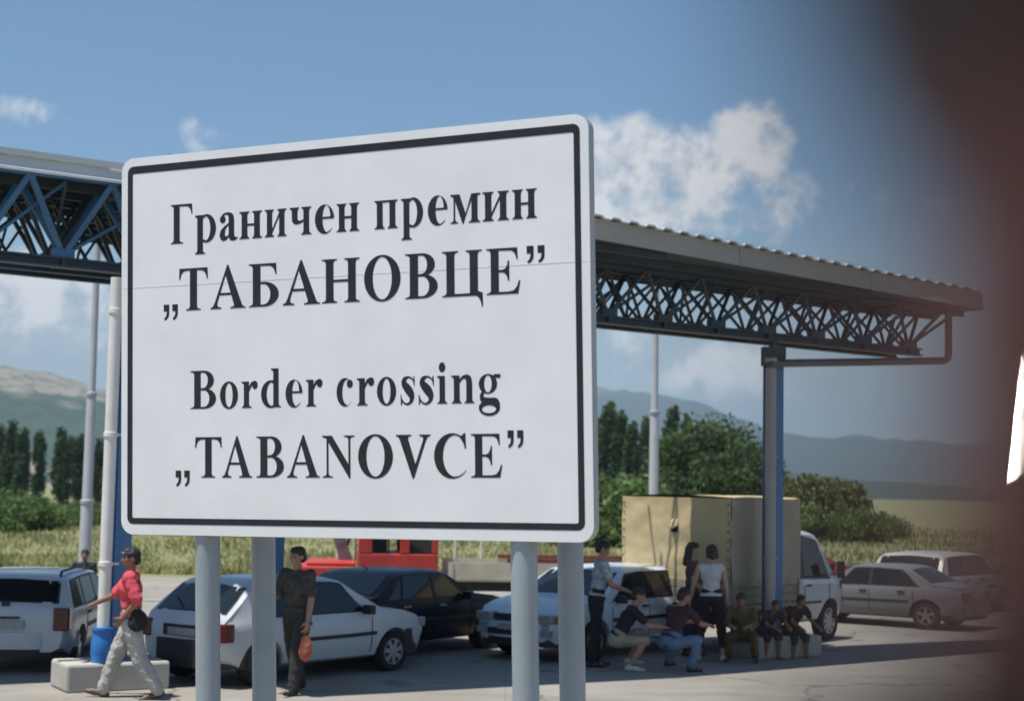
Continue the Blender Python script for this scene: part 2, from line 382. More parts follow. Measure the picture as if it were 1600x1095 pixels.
fascia(S0, SJ - .02, VL, 6.10, 6.235, m_sheet, .03); fascia(SJ, S1, VR, 5.855, 6.145, m_fascia, .05)
MB().box((S1 + 0.003, VR(S1), 5.855), (S1 + 0.02, rear(S1), 6.14)).build('fascia', m_fascia, can)
MB().box((S0, -.21, 6.236), (SJ - .02, -.155, 6.31)).build('edge_trim', m_sheet, can)
gt = MB(); gt.add([(x, y, z) for x in (S0, SJ - .02) for y, z in ((-.185, 6.10), (-.32, 6.05), (-.32, 6.03), (-.185, 6.07))], [(0, 1, 5, 4), (1, 2, 6, 5), (2, 3, 7, 6), (3, 0, 4, 7), (0, 3, 2, 1), (4, 5, 6, 7)])
gt.build('gutter', m_white, can)
# space frame: bottom nodes at whole metres, top nodes between them
ZB = 5.06; zt = lambda u: 6.02 if u < SJ else 5.80 - .01 * max(0, u - 5.5)
rows = [0.0, 0.55, 1.1]; row_end = [13, 13, 7]
for r_, v in enumerate(rows):
    far_ = MB(); near_ = MB(); L0, L1 = int(S0) + 0, row_end[r_]
    for i in range(L0, L1 + 1):
        tr = near_ if i <= 0 else far_
        for du in (-0.5, 0.5):
            for dv in (-0.28, 0.28): tr.bar((i, v, ZB + .04), (i + du, v + dv, zt(i + du)), (0.036 if r_ else 0.042) if i > 0 else (0.05 if r_ else 0.066), up=(0, 1, 0))
        tr.box((i - .13, v - .07, ZB + 0.03), (i + .13, v + .07, ZB + 0.13))
        if r_ != 1: tr.bar((i, v, ZB + .05), (i + 1, v, zt(i + 1)), 0.04, up=(0, 1, 0))
        if r_ == 2 or (r_ == 0 and 0 < i < 9):
            for du in (-.5, .5): tr.bar((i + .5, v + .26, ZB + .03), (i + .5 + du, v + .02, zt(i)), .032, up=(0, 1, 0)).bar((i + .5, v + .26, ZB + .03), (i + .5 + du * .5, v + .5, zt(i)), .030, up=(0, 1, 0))
        if r_ == 1: tr.bar((i, v, ZB + .05), (i, v - .55, zt(i)), 0.036, up=(1, 0, 0)).bar((i + .5, v, ZB + .02), (i, v + .28, zt(i)), 0.034, up=(1, 0, 0))
    for y in ((v - .28, v + .28) if r_ == 0 else (v + .28,)):
        near_.bar((S0, y, 6.035), (SJ, y, 6.035), 0.06); far_.bar((SJ, y, 5.815), (5.5, y, 5.815), 0.06).bar((5.5, y, 5.815), (13.4 if L1 == 13 else L1 + .6, y, 5.815 - .01 * ((13.4 if L1 == 13 else L1 + .6) - 5.5)), 0.06)
    near_.build('truss', m_truss_lit if r_ == 0 else m_truss_shade, can); far_.build('truss', m_truss_shade, can)
    ch = MB()                                          # bottom chord: an I section
    w_ = 0.16 if r_ == 0 else 0.10; x1 = L1 + .25
    ch.box((S0, v - w_ / 2, ZB - .10), (x1, v + w_ / 2, ZB - .075)).box((S0, v - .012, ZB - .075), (x1, v + .012, ZB + .003)).box((S0, v - w_ / 2, ZB + .003), (x1, v + w_ / 2, ZB + .027))
    for i in range(L0, L1 + 1): ch.box((i - .02, v - w_ / 2 + .01, ZB - .074), (i + .02, v + w_ / 2 - .01, ZB + .002))
    ch.build('bottom_chord', m_truss_shade, can)
for i in range(int(S0), 14): MB().bar((i, .085, ZB - .03), (i, .49, ZB - .03), 0.06).build('cross_tie', m_truss_shade, can)

def canopy_post(u, v, zt):
    o = CO + CU * u + CV * v
    m = MB()                                           # H section column
    m.box((u - .10, v - .13, 0.34), (u + .10, v - .112, zt - .07)).box((u - .10, v + .112, 0.34), (u + .10, v + .13, zt - .07)).box((u - .009, v - .112, 0.34), (u + .009, v + .112, zt - .07))
    m.box((u - .15, v - .18, 0.335), (u + .15, v + .18, 0.36))
    p = m.build('post', m_blue, can)
    MB().box((u - .125, v - .155, zt - .38), (u + .125, v + .155, zt - .085)).box((u - .05, v - .05, zt - .085), (u + .05, v + .05, zt)).build('head_cap', m_truss_shade, p)
    return p
canopy_post(-0.14, 0.0, 5.05); canopy_post(10.13, 0.0, 4.86); canopy_post(2.81, 2.3, 5.30)
def plinth(u, v, L, W, H):
    m = MB().box((-L / 2, -W / 2, 0), (L / 2, W / 2, H))
    o = m.build('concrete_plinth', m_conc, None, bevel=0.035)
    o.location = CO + CU * u + CV * v; o.rotation_euler = (0, 0, math.atan2(CU.y, CU.x)); return o
tag(plinth(-0.24, -0.12, 1.25, 0.75, 0.335), 'sunlit pale concrete block under the white rain pipe and blue sleeve', 'concrete block')
tag(plinth(10.15, -0.05, 1.25, 0.75, 0.335), 'concrete block in shade that people sit on below a grey pipe', 'concrete block')
tag(plinth(2.81, 2.3, 1.0, 0.7, 0.335), 'concrete block between the white hatchback and black saloon', 'concrete block')

def rain_pipe(u, v, r, m, ztop, sleeve):
    MB().tube([(u, v, 0.36), (u, v, ztop)], r, 18).build('rain_pipe', m, can, smooth=40)
    for z in (1.5, 3.05, 4.55):
      cl = MB().lathe((u, v, z), [(r + .003, -.03), (r + .012, -.025), (r + .012, .025), (r + .003, .03)]).box((u, v - .01, z - .012), (u + .16, v + .06, z + .012))
      cl.build('pipe_clamp', m, can, smooth=40)
    if sleeve:
        MB().lathe((u, v, 0.337), [(r + .05, 0), (r + .055, .02), (r + .045, .05), (r + .062, .10), (r + .062, .25), (r + .045, .30), (r + .048, .37), (r + .06, .38), (r + .06, .41), (r + .002, .415)], n=28).build('pipe_sleeve', mat('blue plastic sleeve', (0.03, 0.19, 0.52), 0.4, vary=.08), can, smooth=40)
rain_pipe(-0.42, -0.36, 0.075, m_white, 4.96, True)
rain_pipe(9.90, -0.22, 0.085, m_grey, 4.42, False)
pp = MB().tube([(9.90, -.22, 4.40), (9.90, -.22, 4.46), (9.93, -.22, 4.50), (9.98, -.22, 4.50), (13.55, -.24, 4.74), (13.65, -.24, 4.78), (13.68, -.24, 4.86), (13.68, -.24, 5.8)], 0.062, 12)
pp.build('rain_pipe', mat('dark grey pipe', (0.13, 0.125, 0.12), 0.55, vary=.1), can, smooth=40)

for o_ in can.children:                                  # the whole roof falls gently towards its far end
    if o_.name.split('.')[0] not in ('post', 'rain_pipe', 'pipe_clamp', 'pipe_sleeve'):
        far_roof = o_.name.split('.')[0] in ('roof', 'roof_deck', 'fascia')
        for v_ in o_.data.vertices: v_.co.z -= .018 * (v_.co.x - 5) + (.01 * max(0, v_.co.x - 5.5) if far_roof else 0)

# ------------------------------------------------------------------ the border sign
SGC = Vector((-0.86190, 7.96257, 3.24105))
SA = Vector((0.9104846, -0.4132875, 0.0145366)).normalized(); SN = Vector((-0.4124282, -0.9100482, -0.0414154)).normalized(); SZ = SN.cross(SA).normalized()
if SZ.z < 0: SZ = -SZ
SM = Matrix((SA, SN * -1, SZ)).transposed().to_4x4(); SM.translation = SGC    # local: x right, y into the panel, z up
m_face = mat('white sign enamel', (0.86, 0.87, 0.885), 0.42, vary=0.045, scale=2.4, bump=0.02, bscale=6, detail=8)
m_ink = mat('black sign lettering', (0.016, 0.017, 0.024), 0.45, vary=0.18, scale=9)
m_alu = mat('galvanised sign rim', (0.42, 0.43, 0.44), 0.45, 0.35, vary=0.08)
m_post = mat('galvanised sign post', (0.36, 0.41, 0.44), 0.5, 0.1, vary=0.09, scale=2.5, bump=0.05)
sign = thing('road_sign', 'big white border crossing sign in two scripts on four grey posts', 'sign', (SGC.x, SGC.y, 0), math.atan2(SA.y, SA.x))
bpy.context.view_layer.update()
TO = sign.matrix_basis.inverted() @ SM
def rrect(x0, x1, z0, z1, r, n=7):
    pts = []
    for cx, cz, a in ((x1 - r, z1 - r, 0), (x0 + r, z1 - r, 90), (x0 + r, z0 + r, 180), (x1 - r, z0 + r, 270)):
        for i in range(n + 1): pts.append((cx + r * math.cos(R(a + 90 * i / n)), cz + r * math.sin(R(a + 90 * i / n))))
    return pts
def plate(pts, y0, y1, b=None):
    b = b or MB(); n = len(pts); k = len(b.v)
    b.v += [(x, y0, z) for x, z in pts] + [(x, y1, z) for x, z in pts]
    b.f += [tuple(k + i for i in range(n)), tuple(k + n + i for i in range(n))[::-1]] + [(k + i, k + n + i, k + n + (i + 1) % n, k + (i + 1) % n) for i in range(n)]
    return b
P0, P1, Q0, Q1 = -1.345, 1.348, -1.006, 0.996
plate(rrect(P0, P1, Q0, Q1, 0.075), 0.0, 0.006).xf(TO).build('panel', m_face, sign)
rm_o, rm_i = rrect(P0 - .002, P1 + .002, Q0 - .002, Q1 + .002, 0.077), rrect(P0 + .004, P1 - .004, Q0 + .004, Q1 - .004, 0.071); rm = MB(); nr = len(rm_o)
rm.v = [(x, y, z) for L_ in (rm_o, rm_i) for y in (.0065, .062) for x, z in L_]
rm.f = [f for k in range(nr) for f in ((k, nr + k, nr + (k + 1) % nr, (k + 1) % nr), (2 * nr + k, 2 * nr + (k + 1) % nr, 3 * nr + (k + 1) % nr, 3 * nr + k), (nr + k, 3 * nr + k, 3 * nr + (k + 1) % nr, nr + (k + 1) % nr), (k, (k + 1) % nr, 2 * nr + (k + 1) % nr, 2 * nr + k))]
rm.xf(TO).build('rim', m_alu, sign)
def frame_ring(o, i, y):
    b = MB(); n = len(o); b.v = [(x, y, z) for x, z in o] + [(x, y, z) for x, z in i]
    b.f = [(k, (k + 1) % n, n + (k + 1) % n, n + k) for k in range(n)]; return b
frame_ring(rrect(-1.3046, 1.3046, -.951, .951, .036), rrect(-1.272, 1.273, -.919, .911, .010), -0.0012).xf(TO).build('border', m_ink, sign)
sm = MB()
for z in (0.300,): sm.box((P0 + .012, -0.0008, z - .0016), (P1 - .012, 0.0, z + .0016))
sm.xf(TO).build('panel_seam', mat('faint panel seam', (0.80, 0.81, 0.825), .6), sign)
# bracing rails on the back, then the posts
for z in (-0.80, 0.05, 0.78): MB().box((-1.25, .14, z - .03), (1.25, .18, z + .03)).xf(TO).build('back_rail', m_alu, sign)
def sign_post(s, back, zt):
    top = SM @ Vector((s, 0.125 + 0.065 + back, zt)); bot = SM @ Vector((s + 0.012, 0.19 + back, -3.0))
    d = (top - bot).normalized(); bot = top - d * (top.z / d.z)
    iv = sign.matrix_basis.inverted()
    b = MB().tube([iv @ bot, iv @ top], 0.064, 28); b.tube([iv @ (bot - d * .0), iv @ (bot + d * 0.05)], 0.11, 20)
    b.build('post', m_post, sign, smooth=40)
for s, s2 in ((-0.852, -0.707), (0.954, 1.068)):
    sign_post(s, -0.116, 0.93); sign_post(s2, 0.19, 0.4)
for s in (-0.78, 1.01):
    for z in (-0.80, 0.05): MB().bar((s, .182, z), (s, .40, z), .05, .05).xf(TO).build('strut', m_alu, sign)

# ---- serif glyphs in thousandths of an em (cap height 676)
def arc(cx, cy, rx, ry, a0, a1, n=22): return [(cx + rx * math.cos(R(a0 + (a1 - a0) * i / n)), cy + ry * math.sin(R(a0 + (a1 - a0) * i / n))) for i in range(n + 1)]
def band(o, i, closed=False):
    n = len(o); fs = [(k, k + 1, n + k + 1, n + k) for k in range(n - 1)]
    return [('q', o + i, fs)]
def poly(*p): return [('p', list(p), None)]
def rc(x0, y0, x1, y1): return poly((x0, y0), (x1, y0), (x1, y1), (x0, y1))
def foot(x0, x1, y, l, r, s=1):
    """bracketed serif at height y; s=1 stands on it, s=-1 hangs below a top line"""
    L = [(x0 - l, y), (x1 + r, y), (x1 + r, y + s * 17), (x1 + r * .45, y + s * 24), (x1 + min(r, 12), y + s * 38), (x1, y + s * 66), (x0, y + s * 66), (x0 - min(l, 12), y + s * 38), (x0 - l * .45, y + s * 24), (x0 - l, y + s * 17)]
    return [('p', L, None)]
def stem(x0, x1, y0, y1, bl=None, tp=None):
    g = rc(x0, y0, x1, y1)
    if bl: g = g + foot(x0, x1, y0, *bl)
    if tp: g = g + foot(x0, x1, y1, *tp, s=-1)
    return g
def ringg(cx, cy, rx, ry, ix, iy, icx=None, icy=None): return band(arc(cx, cy, rx, ry, 0, 360, 44), arc(icx if icx is not None else cx, icy if icy is not None else cy, ix, iy, 0, 360, 44))
def crescent(o, i, a0, a1, t0=0.0, t1=0.0, n=40):
    O, I = [], []
    for k in range(n + 1):
        u = k / n; a = R(a0 + (a1 - a0) * u)
        p = (o[0] + o[2] * math.cos(a), o[1] + o[3] * math.sin(a)); q = (i[0] + i[2] * math.cos(a), i[1] + i[3] * math.sin(a))
        f = 1.0
        if t1 and u > 1 - t1: f = max(0.12, ((1 - u) / t1) ** .7)
        if t0 and u < t0: f = max(0.12, (u / t0) ** .7)
        I.append((p[0] + (q[0] - p[0]) * f, p[1] + (q[1] - p[1]) * f)); O.append(p)
    return band(O, I)
def stroke(pts):
    """smooth stroke through (x, y, width)"""
    P = []
    for k in range(len(pts) - 1):
        a = pts[max(k - 1, 0)]; b = pts[k]; c = pts[k + 1]; d = pts[min(k + 2, len(pts) - 1)]
        for j in range(6):
            u = j / 6; P.append(tuple(0.5 * (2 * b[i] + (c[i] - a[i]) * u + (2 * a[i] - 5 * b[i] + 4 * c[i] - d[i]) * u * u + (3 * b[i] - a[i] - 3 * c[i] + d[i]) * u ** 3) for i in range(3)))
    P.append(pts[-1]); A, B = [], []
    for k, p in enumerate(P):
        q0 = P[max(k - 1, 0)]; q1 = P[min(k + 1, len(P) - 1)]; dx, dy = q1[0] - q0[0], q1[1] - q0[1]; L = math.hypot(dx, dy) or 1
        A.append((p[0] - dy / L * p[2] / 2, p[1] + dx / L * p[2] / 2)); B.append((p[0] + dy / L * p[2] / 2, p[1] - dx / L * p[2] / 2))
    return band(A, B)
def arm_top(x, e): return poly((x, 676), (e, 676), (e + 8, 500), (e - 14, 500), (e - 34, 566), (e - 66, 612), (e - 120, 636), (x, 640))
def Bbowls(top=True):
    g = band([(250, 0)] + arc(335, 180, 265, 180, -90, 90) + [(250, 360)], [(250, 34)] + arc(325, 181, 122, 147, -90, 90) + [(250, 328)])
    if top: g += band([(250, 332)] + arc(330, 504, 222, 172, -90, 90) + [(250, 676)], [(250, 362)] + arc(315, 506, 97, 136, -90, 90) + [(250, 642)])
    return g
xf_ = (60, 55)
def xs2(a=65, b=200, c=355, d=490): return stem(a, b, 0, 461, (55, 45), (55, 45)) + stem(c, d, 0, 461, (45, 55), (45, 55))
flag = lambda x0, x1, y: poly((x0 - 55, y), (x1, y), (x1, y - 70), (x0, y - 70), (x0 - 6, y - 40), (x0 - 55, y - 22))
comma = lambda x: poly((x, 250), (x + 105, 250), (x + 105, 110), (x + 96, 55), (x + 62, 14), (x + 22, -8), (x + 8, 22), (x + 44, 62), (x + 56, 108), (x + 56, 140), (x, 140))
GL = {
 'G': stem(85, 235, 0, 676, (70, 85), (70, 0)) + arm_top(234, 540),
 'T': stem(235, 385, 0, 676, (80, 80)) + arm_top(384, 606) + [('p', [(620 - x, y) for x, y in arm_top(384, 606)[0][1]], None)],
 'A': poly((338, 692), (366, 692), (630, 62), (652, 30), (700, 18), (700, 0), (400, 0), (400, 18), (462, 30), (474, 52), (466, 80), (292, 575)) + poly((300, 602), (338, 692), (350, 640), (148, 110), (140, 62), (160, 32), (222, 18), (222, 0), (4, 0), (4, 18), (58, 42), (98, 118)) + poly((160, 212), (430, 212), (418, 250), (176, 250)),
 'Be': stem(90, 240, 0, 676, (75, 0), (75, 0)) + arm_top(239, 540) + band([(239, 0)] + arc(310, 194, 278, 194, -90, 90) + [(239, 388)], [(239, 34)] + arc(295, 194, 132, 160, -90, 90) + [(239, 354)]),
 'H': stem(95, 245, 0, 676, (78, 70), (78, 70)) + stem(525, 675, 0, 676, (70, 78), (70, 78)) + rc(244, 318, 526, 356),
 'O': ringg(370, 338, 345, 354, 180, 322), 'o': ringg(250, 230, 228, 243, 92, 212),
 'B': stem(100, 250, 0, 676, (85, 0), (85, 0)) + Bbowls(),
 'Ts': stem(95, 245, 0, 676, (78, 0), (78, 70)) + stem(525, 675, 0, 676, None, (70, 78)) + rc(244, 0, 526, 40) + poly((525, 0), (525, 40), (676, 70), (760, 40), (764, -150), (742, -172), (724, -92), (690, -30), (640, 0)),
 'E': stem(95, 245, 0, 676, (82, 0), (82, 0)) + arm_top(244, 592) + poly((244, 0), (604, 0), (644, 196), (618, 196), (580, 108), (520, 52), (440, 36), (244, 36)) + poly((244, 322), (320, 322), (370, 300), (402, 252), (414, 196), (440, 196), (440, 490), (414, 490), (402, 430), (372, 382), (322, 358), (244, 358)),
 'C': crescent((375, 338, 350, 354), (425, 338, 228, 322), 42, 322, t1=.16) + poly((598, 690), (628, 690), (640, 452), (612, 452), (596, 520), (545, 600), (500, 640), (560, 655)),
 'N': stem(118, 160, 0, 640, (85, 90)) + poly((24, 676), (232, 676), (616, 160), (616, -14), (592, -14), (150, 580), (110, 632), (24, 658)) + stem(574, 616, 140, 676, None, (90, 90)),
 'V': poly((14, 676), (330, 676), (330, 658), (272, 646), (262, 610), (412, 200), (392, 60), (372, -14), (346, -14), (92, 600), (64, 642), (14, 658)) + poly((358, 10), (404, 208), (560, 586), (562, 636), (486, 658), (486, 676), (712, 676), (712, 658), (656, 638), (618, 576), (376, -14)),
 ',,': comma(0) + comma(165), "''": comma(0) + comma(165),
 'r': stem(65, 200, 0, 461, (50, 65)) + flag(65, 200, 461) + [('p', arc(352, 398, 72, 74, 0, 360, 20)[:-1], None)] + poly((198, 280), (198, 366), (248, 440), (330, 472), (352, 440), (290, 400), (240, 340)),
 'd': stem(335, 470, 0, 676, (0, 60)) + flag(335, 470, 676) + band([(336, 470)] + arc(278, 230, 252, 243, 90, 270) + [(336, -8)], [(336, 410)] + arc(296, 230, 128, 204, 90, 270) + [(336, 44)]),
 'e': crescent((222, 230, 204, 243), (262, 240, 84, 218), 8, 322, t1=.2) + rc(96, 236, 420, 270),
 'c': crescent((222, 230, 204, 243), (276, 230, 118, 216), 46, 322, t1=.2) + [('p', arc(342, 372, 74, 70, 0, 360, 20)[:-1], None)],
 's': stroke([(350, 300, 6), (336, 372, 18), (292, 430, 26), (212, 456, 34), (132, 420, 84), (118, 350, 116), (180, 280, 148), (240, 218, 156), (286, 140, 124), (272, 52, 66), (196, 6, 36), (120, 24, 28), (66, 88, 20), (44, 165, 6)]) + poly((330, 468), (352, 468), (356, 300), (342, 300), (320, 390)) + poly((42, -8), (64, -8), (84, 60), (50, 165), (36, 165)),
 'i': stem(75, 210, 0, 461, (55, 55)) + flag(75, 210, 461) + [('p', arc(142, 604, 80, 82, 0, 360, 24)[:-1], None)],
 'n': stem(65, 200, 0, 461, (50, 45)) + flag(65, 200, 461) + stem(355, 490, 0, 320, (45, 50)) + poly((199, 330), (199, 400), (262, 452), (345, 474), (420, 466), (470, 424), (490, 350), (490, 310), (355, 310), (352, 372), (334, 402), (300, 406), (250, 384)),
 'g': ringg(232, 310, 196, 163, 80, 140) + poly((330, 436), (372, 466), (500, 466), (500, 404), (400, 404)) + poly((58, 130), (100, 190), (160, 172), (134, 128), (150, 92), (250, 82), (250, -2), (110, -2), (58, 50)) + rc(248, -2, 400, 82) + band(arc(258, -82, 226, 132, -270, 90, 44), arc(250, -104, 150, 64, -270, 90, 44)) + poly((390, -20), (390, 82), (440, 62), (482, 0), (484, -80), (420, -60)),
 'p': stem(65, 200, -205, 461, (52, 58)) + flag(65, 200, 461) + band([(199, 455)] + arc(282, 230, 232, 243, 90, -90) + [(199, -2)], [(199, 396)] + arc(266, 230, 112, 206, 90, -90) + [(199, 50)]),
 'a': stem(255, 390, 60, 350) + poly((62, 380), (100, 440), (160, 468), (240, 474), (320, 462), (372, 424), (390, 350), (390, 330), (255, 330), (255, 380), (240, 420), (200, 438), (158, 428), (140, 400)) + [('p', arc(112, 358, 70, 66, 0, 360, 20)[:-1], None)] + band([(256, 292), (150, 240), (64, 176), (30, 96), (56, 22), (124, -12), (200, 4), (256, 52)], [(256, 250), (210, 224), (174, 178), (162, 120), (172, 76), (200, 64), (232, 78), (256, 104)]) + poly((255, 70), (276, 10), (330, -12), (410, -10), (470, 22), (470, 52), (430, 44), (398, 60), (390, 110), (255, 120)),
 'n_': xs2() + rc(199, 216, 356, 254),
 'i_': xs2(65, 200, 375, 510) + poly((199, 60), (199, 130), (376, 405), (376, 335)),
 'ch': stem(340, 475, 0, 461, (55, 55), (50, 55)) + stem(65, 200, 290, 461, None, (55, 40)) + poly((65, 300), (72, 232), (118, 188), (190, 178), (270, 190), (341, 222), (341, 258), (270, 236), (222, 240), (202, 268), (200, 300)),
 'p_': stem(65, 200, 0, 461, (55, 45), (55, 0)) + stem(355, 490, 0, 461, (45, 55), (0, 55)) + rc(199, 425, 356, 461),
 'm': stem(92, 130, 0, 440, (70, 62)) + poly((26, 461), (228, 461), (372, 130), (316, -8), (290, -8), (104, 410), (26, 440)) + stem(490, 625, 0, 440, (60, 60)) + poly((312, 0), (360, 150), (488, 461), (690, 461), (690, 440), (625, 424), (490, 360)),
}
LINES = [
 (0.5195, 0.2075, [('G', -1.0249, -.8875), ('p', -.8711, -.7396), ('a', -.718, -.6067), ('n_', -.5953, -.4553), ('i_', -.4402, -.3083), ('ch', -.2913, -.1613), ('e', -.1408, -.0286), ('n_', -.0147, .1161), ('p_', .2025, .3337), ('p', .3524, .4741), ('e', .5002, .6085), ('m', .6234, .7854), ('i_', .7954, .9362), ('n_', .9526, 1.0815)]),
 (0.1650, 0.2210, [(',,', -1.0701, -.9801), ('T', -.9719, -.7903), ('A', -.7743, -.5585), ('Be', -.5373, -.3571), ('A', -.3326, -.1133), ('H', -.1021, .1172), ('O', .1414, .3468), ('B', .3718, .5514), ('Ts', .5759, .794), ('E', .8131, .9912), ("''", 1.0254, 1.1178)]),
 (-0.3505, 0.1975, [('B', -.8999, -.7405), ('o', -.7158, -.6051), ('r', -.5825, -.4853), ('d', -.4653, -.3454), ('e', -.3187, -.2182), ('r', -.1976, -.1012), ('c', -.02, .074), ('r', .0968, .1947), ('o', .21, .3176), ('s', .3416, .4204), ('s', .4412, .5256), ('i', .5436, .5975), ('n', .6205, .7431), ('g', .7657, .8814)]),
 (-0.7065, 0.2085, [(',,', -.9937, -.9051), ('T', -.8711, -.7056), ('A', -.7033, -.5201), ('B', -.4947, -.3295), ('A', -.3117, -.1181), ('N', -.1055, .0821), ('O', .1013, .297), ('V', .3137, .5051), ('C', .5234, .6991), ('E', .7215, .886), ("''", .9152, .9974)]),
]
for base, cap, letters in LINES:
    b = MB(); sy = cap / 676; lay = 0
    for g, a, e in letters:
        pcs = GL[g]; X = [p[0] for q in pcs for p in q[1]]; gx0, gx1 = min(X), max(X); sx = (e - a) / (gx1 - gx0)
        y0 = base
        if g == ',,': y0 = base - 0.045 - 0.0 * sy
        if g == "''": y0 = base + 0.142
        s_y = 0.000325 if g in (',,', "''") else sy
        for kind, pts, fs in pcs:
            lay += 1; yy = -0.0010 - 0.00004 * (lay % 9)
            vs = [(a + (x - gx0) * sx, yy, y0 + z * s_y) for x, z in pts]
            b.add(vs, fs if kind == 'q' else [tuple(range(len(pts)))])
    b.xf(TO).build('lettering', m_ink, sign)

# ------------------------------------------------------------------ vehicles
m_tyre = mat('tyre rubber', (0.018, 0.018, 0.018), 0.85, vary=.15)
m_rim = mat('dull alloy', (0.42, 0.43, 0.44), 0.35, 0.7, vary=.1)
m_hub = mat('dark wheel well', (0.010, 0.010, 0.011), 0.9)
m_glass = mat('car glass', (0.014, 0.020, 0.022), 0.05, vary=.3, scale=1.5, spec=0.6)
m_plastic = mat('black bumper plastic', (0.022, 0.023, 0.025), 0.6, vary=.1)
m_lamp = mat('clear lamp lens', (0.34, 0.36, 0.37), 0.12, vary=.2, scale=20)
m_red = mat('tail lamp red', (0.11, 0.012, 0.012), 0.2, vary=.2, scale=14)
m_amber = mat('amber lamp', (0.5, 0.16, 0.02), 0.2)
m_plate = mat('licence plate', (0.42, 0.42, 0.40), 0.5, vary=.2, scale=30)
m_chrome = mat('trim metal', (0.5, 0.5, 0.5), 0.25, 0.9)
def clerp(x, pts):
    """smooth monotone interpolation through (x, y)"""
    if x <= pts[0][0]: return pts[0][1]
    for (a, ya), (b, yb) in zip(pts, pts[1:]):
        if x <= b: return ya + (yb - ya) * (x - a) / (b - a)
    return pts[-1][1]

